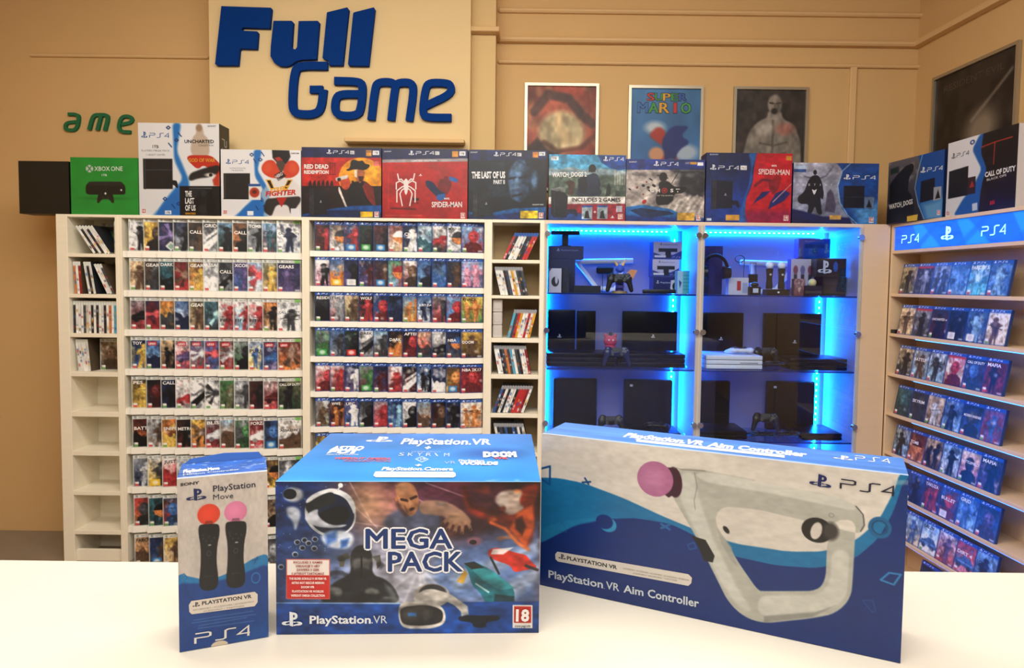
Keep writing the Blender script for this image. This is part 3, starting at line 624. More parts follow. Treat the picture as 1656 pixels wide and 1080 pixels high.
def vconsole(c, x0, y0, x1, y1, col='26262c', lay=True):
    c.poly([(x0, y0+1), (x1, y0+3), (x1, y1-2), (x0, y1)], col)
    if lay:
        for k in range(3): c.line([(x0+2+k*2.4, y0+1), (x0+2+k*2.4, y1)], .008, '4c4c54')
    c.shape(EMB, x0+(x1-x0)*.6, y0+(y1-y0)*.55, x0+(x1-x0)*.72, y0+(y1-y0)*.55, 4, 'b8bcc4')
def pad(c, x, y, w_, col, hi=None):
    "printed game pad, centre (x,y), width w_"
    c.poly([(x-w_*.5, y+w_*.32), (x-w_*.42, y-w_*.16), (x-w_*.3, y-w_*.24), (x+w_*.3, y-w_*.24), (x+w_*.42, y-w_*.16), (x+w_*.5, y+w_*.32), (x+w_*.36, y+w_*.34), (x+w_*.2, y+w_*.1), (x-w_*.2, y+w_*.1), (x-w_*.36, y+w_*.34)], col)
    if hi:
        c.ell(x-w_*.15, y+w_*.04, w_*.07, w_*.07, hi); c.ell(x+w_*.15, y+w_*.04, w_*.07, w_*.07, hi)
Q = {}
def topbox(q, nx, ny, paint, depth, side, label, right=None, top=None, Y=FY+.012, rcv=None, tex=0):
    (xa, ya), (xb, yb), (xc, yc), (xd, yd) = q
    x0 = at(xa, (ya+yd)/2, Y).x; x1 = at(xb, (yb+yc)/2, Y).x; H = (at(xa, ya, Y).z-at(xd, yd, Y).z+at(xb, yb, Y).z-at(xc, yc, Y).z)/2
    cv = Cv(nx, ny, x1-x0, H, 'ffffff', q); paint(cv)
    if tex: cv.noise(11, tex, 301); cv.noise(24, tex*.8, 302)
    o = carton('console_carton', x1-x0-.003, depth, H, cv, side, top=top, right=right, rcv=rcv); o.location = (x0+.0015, Y, RT+.0008)
    return tag(o, label, 'carton', 'console cartons along the shelf tops')
def b1(c):
    c.vgrad('2c9c40', '2f9e44'); c.noise(4, .06, 1)
    c.ell(145, 269, 6, 6, 'c8d0d0'); c.line([(141, 264), (149, 274)], .02, '3a9a48'); c.line([(149, 264), (141, 274)], .02, '3a9a48')
    c.text('XBOX', 153, 272.5, 178, 272.5, 7.5, 'f0f4f0'); c.text('ONE', 180, 272.5, 199, 272.5, 7.5, 'f0f4f0'); c.text('1TB', 165, 281, 173, 281, 3.5, 'd8ecd8', .02)
    c.ell(170, 317, 33, 2.5, '257f36', soft=.04); c.poly([(138, 296), (144, 290), (196, 290), (203, 297), (203, 310), (198, 311), (143, 311), (138, 309)], '1c211c'); c.poly([(138, 296), (144, 290), (196, 290), (203, 297)], '2c302c'); c.line([(170, 290), (171, 311)], .01, '343834')
    c.ell(196, 303.5, 1.4, 1.4, 'f0f0f0'); pad(c, 170, 315, 29, '20241f', '343a34'); c.ell(170, 309, 1.6, 1.6, 'f4f4f4')
topbox([(114, 250.5), (224, 251.5), (224, 344), (114, 342.5)], 130, 110, b1, .13, '2c9c40', 'bright green console carton at the left end of the shelf tops')
topbox([(30, 256), (112, 257), (112, 342.5), (30, 341)], 20, 20, lambda c: c.vgrad('1c201e', '161a18'), .12, '181c1a', 'black carton left of the green console carton')
def ps_white(c, x0, xm, y0, y1):
    "blue swoosh over white, x0..xm"
    c.poly([(xm-14, y0), (xm, y0), (xm-8, y0+(y1-y0)*.3), (xm+12, y0+(y1-y0)*.62), (xm+8, y1), (x0+24, y1), (x0+36, y0+(y1-y0)*.86), (xm-12, y0+(y1-y0)*.7), (xm+2, y0+(y1-y0)*.6), (xm-12, y0+(y1-y0)*.4)], '2f80c8', 1, .03)
    c.poly([(x0+20, y1), (x0+40, y0+(y1-y0)*.85), (xm-8, y0+(y1-y0)*.72), (xm+10, y1)], '2878c4', 1, .04)
def b2(c):
    c.vgrad('eeeef0', 'e4e6ea'); ps_white(c, 226, 294, 195, 346)
    for k, (x, y) in enumerate([(273, 203), (292, 214), (286, 223), (276, 231), (266, 318), (280, 330), (288, 326)]):
        c.line([(x-3, y), (x, y-2.5), (x+3, y), (x, y+2.5), (x-3, y)] if k % 2 == 0 else [(x-3, y-3), (x+2, y+3)], .012, '1c4484')
    ps4(c, 229, 220, 274, 8, '2c6ab0'); c.text('1TB', 247, 236, 257, 236, 5, '787c84', .03); c.text('PLAYERS MEGA PACK', 229, 241.5, 275, 241.5, 3.2, '8c9098'); c.text('3 GREAT GAMES', 236, 248, 267, 248, 3, '9a9ea6')
    c.rect(231, 253, 279, 302, '26282c'); c.line([(234, 254), (234, 302)], .012, '484c52'); c.line([(235, 271), (278, 271)], .008, '50545a'); pad(c, 277, 293, 22, '1e2024', '34363c')
    c.poly([(317, 200), (325, 198), (330, 206), (330, 214), (338, 220), (340, 246), (330, 250), (314, 250), (308, 240), (312, 218), (319, 212)], 'c0a890', .75, .02); c.ell(323, 203, 5, 6, 'a88c74', soft=.02)
    c.text('UNCHARTED', 299, 227.5, 347, 227.5, 5.4, '2c2622', .03); c.text('COLLECTION', 322, 232.5, 346, 232.5, 2.8, '4a4440')
    c.poly([(305, 247), (342, 247), (354, 258), (356, 262), (356, 285), (330, 262), (320, 271), (302, 254)], 'c83c28'); c.text('GOD OF WAR', 305, 258, 349, 258, 6, 'e0a040', .03)
    c.poly([(306, 277), (330, 268), (356, 262), (356, 275), (338, 283), (322, 284), (305, 290)], '242024', .95, .02); c.ell(340, 279, 8, 3, 'e8e4e0', soft=.02); c.ell(341, 279, 3, 2.6, '30241c'); c.poly([(344, 287), (356, 272), (356, 298), (346, 296)], 'c04028', .95, .02)
    c.rect(290, 297, 356, 346, '17191e'); c.line([(307, 300.5), (342, 300.5)], .014, '5c5c60'); c.noise(6, .5, 5, '3c424c', .55, (292, 298, 356, 346))
    c.ell(341, 311, 4, 5, '0a0b0e'); c.poly([(335, 316), (346, 315), (350, 330), (348, 346), (336, 346), (333, 328)], '0b0c10'); c.ell(329, 308, 5, 6, '2e333b', soft=.02)
    for i, st in enumerate(['THE', 'LAST', 'OF US']): c.text(st, 299, 314+i*11.5, 299+[11, 15, 17][i], 314+i*11.5, 9.2, 'eeeeee', .03)
    c.text('REMASTERED', 299, 343.2, 316, 343.2, 3, 'd8a030', .03); r18(c, 227.5, 334, 234.5, 343); c.rect(265.5, 337, 276, 343, 'f0f4f8'); c.text('1TB', 267.5, 342, 274, 342, 3.6, '3878b8', .02); c.text('SONY', 337, 201.5, 351, 201.5, 2.6, '50545a', .02)
def b2r(c): c.vgrad('26262a', '1e1e22'); c.tx = []
rc = Cv(12, 30, .13, .54, '26262a')
for i, (a, b) in enumerate([(.3, .45), (.3, .55)]): pass
rc.shape([[(y, 1-x) for x, y in q] for q in PS4LOGO], .25, .42, .75, .42, .27, 'c0c4c8')
topbox([(224, 195.2), (355.3, 196.2), (355.7, 345.7), (224, 344.5)], 170, 190, b2, .135, 'e4e4e6', 'tall white and blue console carton with three game pictures', right='242428', rcv=rc)
def b3(c):
    c.vgrad('f0f0f2', 'e8e8ec'); ps_white(c, 357, 424, 239, 348)
    for k, (x, y) in enumerate([(407, 247), (425, 246), (421, 255), (412, 257), (423, 320), (415, 333), (428, 330)]):
        c.line([(x-3, y), (x, y-2.5), (x+3, y), (x, y+2.5), (x-3, y)] if k % 2 == 0 else [(x-2, y-3), (x+2, y+3)], .014, '1c4484')
    ps4(c, 365, 262.5, 402, 6.5, '2c6ab0'); c.text('ULTIMATE PLAYER', 371, 270, 397, 270, 2.4, 'a0a4ac'); c.text('1TB EDITION', 374, 273.6, 393, 273.6, 2.4, '9094a0')
    c.rect(361, 277, 404, 318, '2c2a2a'); c.line([(363.5, 278), (363.5, 318)], .014, '4c4a4a'); c.line([(361, 318), (402, 318.5)], .014, '181818')
    c.rect(401.5, 294, 421, 320, 'e8e4e2'); c.rect(401.5, 294, 421, 298, '2c5ca0'); c.ell(411, 308, 8, 8, 'b8442c', soft=.02); c.ell(411, 307, 4, 3, '6c3020')
    c.poly([(440, 239), (468, 240), (470, 250), (464, 262), (450, 262), (441, 252)], '221c1e', 1, .02); c.poly([(444, 252), (452, 250), (458, 256), (450, 260)], 'b84030'); c.ell(454, 265, 8, 9, '5c4c40', soft=.02)
    c.poly([(422, 266), (430, 256), (443, 255), (452, 272), (456, 286), (436, 284), (424, 276)], 'd8502c', 1, .015); c.poly([(485, 266), (478, 256), (466, 256), (458, 270), (458, 285), (474, 284), (484, 276)], 'd44c2a', 1, .015); c.ell(433, 268, 7, 8, 'e4683c', a=.7, soft=.05); c.ell(474, 268, 7, 8, 'e4683c', a=.7, soft=.05)
    c.poly([(443, 280), (455, 273), (463, 281), (450, 290)], '3a2a28'); c.text('HERO', 447, 285, 458, 279, 5, 'e8dcd8', .03)
    c.poly([(420, 310), (440, 285), (472, 285), (487, 300), (487, 348), (424, 348), (430, 330)], 'e2dcd8', .6, .03); c.poly([(430, 318), (486, 314), (487, 322), (470, 345), (466, 328), (446, 328), (438, 348), (425, 338)], '28201f', .9, .02)
    c.flat([(429, 287), (438, 287), (444, 302), (438, 304)], 'e8b838'); c.flat([(474, 287), (465, 287), (458, 303), (464, 304)], 'e8b838'); c.flat([(431.5, 288.5), (437, 288.5), (442.5, 301), (438.5, 302)], '3a1c14'); c.flat([(471.5, 288.5), (466, 288.5), (459.5, 301), (463.5, 302)], '3a1c14')
    c.text('STREET', 437, 308.5, 469, 303, 7, 'f0b830', .04, .2); c.text('FIGHTER', 429, 314, 479, 311, 8, 'd0382c', .04, .2); c.poly([(446, 316), (464, 316), (455, 332)], 'b82c24')
    r18(c, 359.5, 336, 366.5, 344, '12'); c.rect(399, 338, 409, 345, 'eef2f8'); c.rect(470, 334, 484, 346, 'e8e8ee'); c.text('CAPCOM', 471, 245.6, 484, 245.6, 2.4, '2c2c34', .02)
topbox([(357, 238.6), (487, 239.4), (487, 348), (357, 346)], 170, 145, b3, .12, 'e8e8ea', 'white and blue console carton with red boxing gloves artwork')
def band(c, x0, x1, y0, y1, lx, col='16245a', p=True, w_=36):
    c.rect(x0-2, y0-4, x1+2, y1, col); m_ = (y0+y1)/2
    ps4(c, lx, m_+3, lx+w_, 5.6, 'e6e9f0')
    if p: pro(c, lx+w_+2, m_-2.5, lx+w_+9, m_+3)
def b4(c):
    c.vgrad('c83226', 'b82c20'); band(c, 487, 618, 236, 253, 528); c.text('HDR', 593, 245, 600, 245, 3, '1c2c5c'); c.rect(592, 241, 601, 250.5, 'd89c3c'); c.rect(603, 241.5, 613.5, 248.5, 'e8e8ea'); c.text('1TB', 605, 247, 611.5, 247, 3.6, '2c3050', .02)
    c.ell(584, 287, 37, 34, 'eba024'); c.ell(600, 275, 16, 14, 'f0b032', soft=.1); c.rect(487, 299, 618, 352, '2a1618'); c.noise(7, .5, 8, '5c2420', .55, (488, 299, 616, 345))
    for i in range(6): x = 501+i*7; c.poly([(x-3, 299), (x-2.5, 294), (x-1, 291), (x+1, 289.5), (x+2, 292), (x+3, 299)], '3a1412')
    c.text('RED DEAD', 491.5, 271, 531, 271, 7, 'f2eeea', .04); c.text('REDEMPTION', 491.5, 279.3, 531, 279.3, 5.6, 'f2eeea', .04); c.line([(532, 262), (543, 262)], .012, '7c1414'); 
    for k in (534, 537.5, 541): c.line([(k, 263), (k, 280)], .014, '8c1a16')
    c.line([(532, 280.5), (543, 280.5)], .012, '7c1414')
    c.poly([(564, 297), (572, 292), (590, 290), (606, 304), (611, 330), (618, 352), (556, 352), (560, 320)], '1c1416'); c.poly([(590, 292), (604, 302), (608, 330), (600, 335), (586, 300)], '8c2820', 1, .01); c.line([(570, 292), (602, 332)], .03, '0e0a0c')
    c.poly([(573, 272), (587, 270), (590, 277), (589, 289), (582, 294), (575, 287)], 'c87850', 1, .008); c.poly([(573, 273), (578, 272), (577, 286), (573, 283)], 'f0e4cc'); c.poly([(579, 283), (589, 283), (586, 292), (581, 292)], '4c241c')
    c.poly([(558, 273), (566, 270), (567, 258), (573, 256), (580, 259), (587, 257), (590, 263), (598, 264), (598, 268), (590, 274), (574, 271), (564, 275)], '1e1412')
    c.poly([(546, 286), (560, 281), (566, 289), (566, 300), (560, 306), (552, 302), (550, 294)], 'cc5834', 1, .008); c.line([(545, 288), (560, 284)], .05, 'cfcac4'); c.ell(548, 288.5, 3, 3, '28201e'); c.poly([(548, 298), (553, 312), (560, 330), (562, 334), (558, 334), (552, 318), (546, 306)], 'e4dcd4')
    c.poly([(487, 345), (540, 335), (570, 331), (618, 330), (618, 352), (487, 352)], '1a5ca4', 1, .02); c.poly([(487, 349), (530, 338), (580, 338), (618, 343), (618, 352), (487, 352)], '16305e', 1, .03)
    vconsole(c, 499, 302, 528, 346, '222229'); c.rect(582.5, 340.5, 603, 349.5, 'e8c234'); r18(c, 605.5, 340.5, 613, 349.5); c.rect(604, 259, 613, 266.5, 'd8786c')
topbox([(487.6, 236.4), (617, 237.2), (616.8, 351), (487.6, 349.2)], 190, 165, b4, .14, '16245a', 'red console carton with a cowboy in front of a yellow sun', top='1a2a60', tex=.2)
def b5(c):
    c.vgrad('cc2a22', 'a81c1c'); c.noise(3, .1, 5); band(c, 617, 758, 237, 256, 661, w_=41); c.rect(731.5, 244, 741, 253.5, 'd89c3c'); c.rect(743, 244.5, 753, 251.5, 'e8e8ea'); c.text('1TB', 745, 250, 751, 250, 3.6, '2c3050', .02); c.text('SONY', 621, 244, 633, 244, 2.2, 'd0d4e0', .02)
    c.rect(617, 256, 758, 260.8, 'a8a4a8'); c.text('LIMITED EDITION', 666, 260, 707, 260, 2.6, 'f0f0f0', .02)
    c.poly([(624, 277), (673, 276), (680, 280), (680, 332), (672, 337), (624, 334)], 'b02020'); c.line([(628, 277), (628, 334)], .01, 'd05048', .7); c.line([(632, 335.5), (672, 337)], .02, '3c0c10', .8, .02)
    W = 'eee4e2'
    for s_ in (1, -1):
        g = lambda x, y: (657+s_*(x-657), y)
        for pl, wd in (([(655, 294), (649, 288), (645, 289), (643, 279)], .018), ([(655, 296), (647, 291), (641, 294), (641, 305)], .02), ([(655, 299), (650, 301), (642, 307), (642, 326)], .022), ([(656, 302), (650, 306), (647, 312), (651, 332)], .022)):
            for q_ in ribq([g(*v) for v in pl], 1.9): c.flat(q_, W)
    c.flat([(654, 290), (657, 287), (660, 290), (661, 300), (659, 311), (657, 314), (655, 311), (653, 300)], W)
    c.poly([(657, 288), (655.5, 292), (658.5, 292)], 'b02020'); c.shape(EMB, 678, 283.5, 683, 283.5, 3.5, 'f0e8e8')
    # plain acrobat stand-in
    c.poly([(714, 285), (727, 284), (732, 296), (726, 312), (718, 316), (710, 312), (708, 298)], '7c1c24', 1, .01); c.poly([(688, 290), (700, 292), (712, 308), (722, 312), (718, 320), (708, 318), (694, 304), (690, 300)], '182c58', 1, .01); c.poly([(708, 314), (720, 312), (722, 320), (712, 324), (706, 320)], '2c6cb4', 1, .01)
    c.line([(716, 286), (706, 268), (696, 267)], .05, 'b03430'); c.line([(728, 288), (742, 296), (756, 304)], .04, 'b83c34'); c.line([(730, 288), (738, 291)], .06, '2c68ac'); c.ell(718, 276, 6.5, 7.5, 'b4302c', soft=.01)
    c.text('SPIDER-MAN', 699, 334, 748, 334, 9, 'eae6e6', .02); c.text('MARVEL', 719, 321.5, 728, 321.5, 2.8, 'f4e8e8', .03)
    pad(c, 672, 326, 26, 'a81e1e', '7c1418'); c.rect(668, 319, 678, 323, '1c1014'); r18(c, 746, 343, 753, 352); c.line([(623, 347), (683, 347.5)], .02, 'c84c44', .8)
topbox([(617.8, 237.6), (756.5, 241.5), (756.5, 353.4), (617.8, 351.4)], 190, 150, b5, .13, '1a2450', 'red console carton with a white spider emblem', top='1a2a60', tex=.12)
def b6(c):
    c.vgrad('17202e', '0f1822'); band(c, 756, 886, 241, 258.5, 798, w_=36); c.rect(861, 246, 870, 255, 'd89040'); c.rect(871, 246, 881.5, 252, 'e8e8ea'); c.text('1TB', 873, 251, 879.5, 251, 3.2, '2c3050', .02); c.text('SONY', 760, 247, 772, 247, 2.2, 'd0d4e0', .02)
    c.noise(5, .5, 15, '2c4052', .55, (758, 260, 884, 340)); c.poly([(822, 262), (846, 258), (860, 268), (858, 296), (852, 318), (842, 328), (828, 322), (822, 300), (819, 280)], '4c6a8c', 1, .04); c.poly([(848, 258), (884, 258), (884, 300), (872, 320), (858, 325), (856, 290), (852, 268)], '141c28', 1, .03); c.ell(864, 292, 6, 14, '5c7c9c', soft=.05)
    c.poly([(844, 262), (860, 268), (860, 300), (850, 326), (838, 328), (846, 300)], '22344c', .8, .08); c.poly([(818, 262), (832, 260), (824, 276), (820, 300), (814, 300)], '101822', .9, .04); c.ell(830, 302, 5, 8, '6484a4', a=.6, soft=.06); c.ell(840, 273, 10, 6, '6888a8', a=.6, soft=.08); c.line([(822, 289), (834, 287)], .03, '121a26', 1, .02); c.line([(840, 288), (852, 285)], .03, '121a26', 1, .02); c.poly([(833, 288), (838, 288), (842, 304), (833, 307)], '6c8cae', .8, .02); c.line([(830, 317), (844, 314)], .03, '281f2c', 1, .02); c.line([(837, 292), (838, 268)], .06, '7090b0', .4, .06); c.poly([(820, 325), (842, 328), (858, 320), (884, 330), (884, 345), (815, 345)], '121a24', 1, .03)
    c.text('THE LAST OF US', 762.5, 287.5, 817, 287.5, 10.5, 'eef0f2', .045); c.text('PART II', 798, 297, 816.5, 297, 6.5, 'e4e6ea', .04)
    c.poly([(757, 342), (790, 345), (830, 337), (884, 335), (884, 358), (757, 358)], '1a68a8', 1, .02); c.poly([(757, 346), (800, 348), (850, 342), (884, 345), (884, 358), (757, 358)], '14306c', 1, .03)
    vconsole(c, 764, 306, 798, 351, '22262c'); c.rect(842.5, 341, 871, 353.5, 'f2d022'); r18(c, 872.5, 344, 880.5, 353.5); c.text('NAUGHTY DOG', 862, 332, 880, 332, 2, 'd8dce0', .02)
topbox([(757, 241.4), (884.5, 243.9), (885, 356.4), (757, 354)], 180, 155, b6, .12, '16245a', 'dark blue console carton with a shadowy close-up face', top='1a2a60', tex=.35)
def b7(c):
    c.vgrad('4ca4d0', '9cb8b8'); c.noise(4, .15, 17); c.poly([(886, 272), (905, 275), (920, 270), (945, 276), (970, 273), (1012, 278), (1012, 290), (886, 290)], '94aab4', 1, .02); c.rect(886, 284, 1012, 320, '5c6e62', 1, .03); c.noise(9, .6, 18, '2e3c38', .5, (887, 284, 1012, 322)); c.noise(10, .6, 19, 'a8b4a0', .62, (887, 282, 1012, 322))
    for i in range(5): c.rect(993+i*4, 275+(i % 3)*3, 996+i*4, 300, 'b4b8b0', .7)
    c.poly([(966, 252), (1013, 252), (1013, 274), (1000, 276), (985, 272), (972, 264)], '1c50a0', 1, .01); ps4(c, 975, 261.5, 1008, 6, 'eef2fa')
    c.rect(890, 253.5, 902, 260, 'e4eaf0'); c.text('1TB', 893, 258.8, 899, 258.8, 3.4, '3c5878', .02)
    c.poly([(950, 284), (960, 280), (967, 284), (972, 300), (968, 305), (974, 310), (970, 318), (932, 318), (934, 298), (940, 288)], '28324a', 1, .01); c.poly([(934, 290), (946, 284), (950, 300), (946, 314), (936, 312)], '1a1e2a'); c.ell(957, 273, 6, 6.5, '201c20'); c.rect(951, 276, 962, 279, '2a2428')
    c.poly([(914, 296), (922, 292), (930, 296), (926, 316), (918, 316), (920, 302)], '50342c', .9, .01); c.poly([(981, 305), (984, 296), (988, 305), (987, 318), (979, 318)], '1c2024', .9, .01)
    c.text('WATCH_DOGS 2', 892, 287, 948, 286, 7.5, 'f2f2f0', .03); c.rect(886, 319, 1013, 330.5, 'ece8e4'); c.text('INCLUDES 2 GAMES', 924.5, 326.5, 1004, 327, 6.2, '2c2c34', .03); c.text('WATCH DOGS 1 + WATCH DOGS 2', 941, 329.8, 987, 330.2, 1.7, '50505c')
    c.rect(886, 330.5, 1013, 360, '9c1c34'); c.poly([(886, 336), (925, 342), (950, 350), (960, 360), (886, 360)], '1c4c94', 1, .03); c.poly([(891, 308), (913, 312), (918, 318), (917, 352), (896, 352), (891, 346)], '171b26'); c.line([(896, 312), (897, 352)], .01, '34384a'); c.poly([(889, 306), (905, 303), (913, 306), (900, 310)], '888c90')
    pad(c, 924, 344, 21, '1c1e40', '2c3058')
    for x in (941, 966): c.rect(x, 333, x+17, 355, 'a8b8c4'); c.rect(x, 333, x+17, 336, '2c5ca8'); c.poly([(x+4, 354), (x+6, 343), (x+10, 341), (x+13, 354)], '1c242c')
    c.text('+', 960, 346, 964.5, 346, 5, 'f0d8dc', .04); c.rect(997, 334, 1007, 344, 'c8c4d4'); r18(c, 1000, 347, 1008, 355.5); c.shape(EMB, 988, 354, 994, 354, 4, 'f0e8ea')
topbox([(887, 250.4), (1012, 251.7), (1011.7, 358.8), (887, 356.4)], 190, 160, b7, .12, '20406c', 'light blue console carton with a seated hooded figure over a city', top='4c88b0', tex=.28)
def b8(c):
    c.vgrad('b8b0ac', 'a8a09c'); c.rect(1010, 255, 1142, 274.5, '16378c'); ps4(c, 1056, 268.5, 1096, 6.2, 'e8ecf4'); c.text('SONY', 1016, 263, 1029, 263, 2.2, 'd0d8e8', .02); c.rect(1107, 261.5, 1114, 265, '8c8cac'); c.rect(1115, 261.5, 1126, 265.5, 'd0a048'); c.rect(1127, 262, 1136.5, 267.5, 'e8ecf0')
    c.poly([(1085, 274), (1142, 274), (1142, 322), (1110, 315), (1095, 300), (1090, 285)], '34343c', 1, .08); c.noise(5, .5, 25, 'd8d2ca', .55, (1012, 276, 1142, 330)); c.noise(8, .4, 26, '4a464c', .62, (1012, 276, 1142, 345))
    c.ell(1072, 286, 6.5, 7.5, '14141a', soft=.01); c.poly([(1064, 294), (1080, 292), (1090, 302), (1112, 302), (1106, 312), (1090, 313), (1088, 330), (1062, 332), (1060, 318), (1066, 306)], '16161c', 1, .012); c.line([(1062, 283), (1080, 288)], .014, '0c0c10'); c.line([(1086, 296), (1098, 276)], .012, '1c1a1e')
    for i, (x, y) in enumerate([(1045, 294), (1040, 300), (1052, 290), (1030, 303), (1018, 306), (1057, 300), (1040, 314), (1048, 303), (1050, 308)]): c.ell(x, y, 1.5+i % 3, 1.2+i % 2, '26222a' if i % 3 else '7c2420', rot=30)
    c.ell(1042, 326, 4, 3, 'a82424', rot=-40)
    c.text('G', 1051, 310.5, 1057, 310.5, 5.6, 'ece8e4', .03); c.text('H', 1061, 310.5, 1067, 310.5, 5.6, 'ece8e4', .03); c.ell(1074.5, 308, 4, 4, 'c83030', ring=.006); c.ell(1074.5, 308, 2.2, 2.2, 'a83030'); c.text('S', 1084, 310.5, 1089, 310.5, 5.6, 'ece8e4', .03); c.text('T', 1093, 310.5, 1099, 310.5, 5.6, 'ece8e4', .03); c.text('OF TSUSHIMA', 1062, 317, 1089, 317, 1.9, 'd8d0cc')
    for i in range(9): c.line([(1075+i*7, 345), (1085+i*7, 330-(i % 3)*3), (1098+i*6, 320-(i % 2)*3)], .045, ['d8d0c8', 'b0a8a0', 'e4ded8'][i % 3], .8, .03)
    c.poly([(1010, 335), (1040, 331), (1085, 338), (1110, 350), (1142, 352), (1142, 362), (1010, 362)], '1b70b4', 1, .02); c.poly([(1010, 348), (1060, 350), (1142, 354), (1142, 362), (1010, 362)], '163c8c', 1, .03)
    c.poly([(1019, 340), (1035, 336), (1084, 342), (1092, 346), (1050, 352), (1040, 352)], '14305c'); c.rect(1096, 344, 1124.5, 356.5, 'd8b050'); r18(c, 1127, 348, 1135, 356.5)
topbox([(1012, 257), (1139.8, 258), (1139.8, 359), (1012, 357.5)], 180, 145, b8, .12, '16378c', 'low blue-banded console carton with a dark cloaked figure in clouds', top='2048a0', tex=.25)
def b9(c):
    c.vgrad('13285c', '1a48a0'); c.noise(3, .2, 31); c.text('SONY', 1146, 251.2, 1160, 251.2, 2.2, 'c0cce4', .02)
    c.poly([(1208, 246), (1224, 246), (1214, 275), (1216, 290), (1206, 318), (1207, 362), (1194, 362), (1200, 330), (1210, 300), (1214, 270)], '2868b0', 1, .03); c.poly([(1222, 245), (1283, 245), (1283, 363), (1212, 363), (1205, 345), (1206, 322), (1216, 296), (1218, 270)], 'c81c34', 1, .01); c.poly([(1205, 363), (1206, 340), (1283, 340), (1283, 363)], '8c2060', .7, .1)
    ps4(c, 1147, 275, 1193, 6.6, 'e0e6f2'); pro(c, 1196, 267.5, 1206, 274.5)
    vconsole(c, 1150, 290, 1184, 338, '141c38'); pad(c, 1186, 329, 20, '151a38', '242c50')
    c.text('SPIDER-MAN', 1225, 281, 1276, 282, 9, 'f0dcdc', .02); c.text('MARVEL', 1246.5, 268.5, 1255, 268.5, 2.8, 'f8f0f0', .03); c.rect(1270, 251, 1279, 258, 'c89040')
    c.poly([(1241, 292), (1252, 288), (1262, 292), (1258, 306), (1250, 314), (1244, 306)], '8c1c34', 1, .01); c.poly([(1246, 308), (1236, 318), (1222, 326), (1216, 332), (1222, 322), (1232, 310)], '1c2c74', 1, .012); c.line([(1244, 291), (1232, 290), (1220, 300)], .04, '7c1c38'); c.poly([(1254, 312), (1268, 306), (1278, 312), (1268, 324), (1242, 338), (1246, 326)], '22307c', 1, .012); c.ell(1257, 288, 5.5, 6.5, 'a01c30', soft=.01); c.line([(1280, 296), (1250, 326)], .009, 'f0c0c0')
    c.rect(1174, 347, 1196, 356, 'd8a850'); r18(c, 1268, 347.5, 1276, 356.5); c.rect(1143.5, 352.5, 1151, 356.5, 'd8e4f4')
topbox([(1141, 247.2), (1280.5, 246.9), (1279.5, 360.4), (1140.8, 358.9)], 180, 150, b9, .13, '16285c', 'console carton, blue left half and crimson right half', top='1c2c60', tex=.15)
def b10(c):
    c.vgrad('a8aabc', '8890a8'); c.noise(4, .3, 41); c.poly([(1350, 260), (1423, 260), (1423, 362), (1385, 362), (1362, 335), (1354, 300), (1362, 275)], '1a54a0', 1, .02); c.poly([(1380, 335), (1423, 325), (1423, 362), (1392, 362)], '5c9cd0', 1, .15); c.line([(1378, 258), (1360, 275), (1354, 298), (1358, 325), (1372, 346), (1390, 362)], .016, 'a8d0ec', .8, .01)
    c.line([(1345, 268), (1335, 282), (1322, 288), (1300, 284)], .02, '5c6078', .8, .02)
    c.ell(1316.5, 277, 3, 4, '1a1c28'); c.poly([(1311, 282), (1322, 281), (1328, 292), (1332, 312), (1330, 322), (1326, 316), (1330, 346), (1322, 344), (1318, 330), (1312, 345), (1305, 344), (1308, 328), (1292, 328), (1288, 318), (1300, 308), (1305, 292)], '181c30', 1, .01); c.flat([(1312, 304), (1316, 306), (1320, 304), (1318, 310), (1316, 313), (1314, 310)], 'e0e4f0')
    c.poly([(1337, 310), (1342, 304), (1347, 310), (1352, 330), (1350, 342), (1334, 340)], '504860', .85, .02); c.poly([(1280, 336), (1300, 340), (1330, 348), (1375, 350), (1380, 362), (1280, 362)], '16225c', 1, .03)
    for i, ch in enumerate('DESTINY'): c.text(ch, 1288+i*9, 298.5, 1290.8+i*9, 298.5, 3.4, 'e0e4ec', .01)
    ps4(c, 1363, 288, 1415, 6.4, 'e6ecf6'); c.poly([(1364, 298), (1398, 298), (1398, 334), (1364, 334)], '10162c'); c.line([(1364, 316), (1397, 316)], .01, '2a3450'); c.rect(1398, 313, 1415, 335, '28508c'); c.rect(1398.5, 316, 1414.5, 334.5, '788cac'); c.poly([(1402, 333), (1406, 320), (1411, 333)], '14182c')
    c.rect(1282, 265, 1302, 271, 'b4c8e0'); c.rect(1282, 272, 1302, 277, '2c5894'); c.rect(1342, 346, 1361, 353, 'd8b060'); r18(c, 1407, 349, 1415, 358)
topbox([(1281.9, 261.8), (1420.6, 261.8), (1420.6, 360.4), (1280.9, 359.4)], 190, 140, b10, .13, '1a3c7c', 'grey and blue console carton with a cloaked figure, right end above the cabinets', top='3060a0', tex=.2)
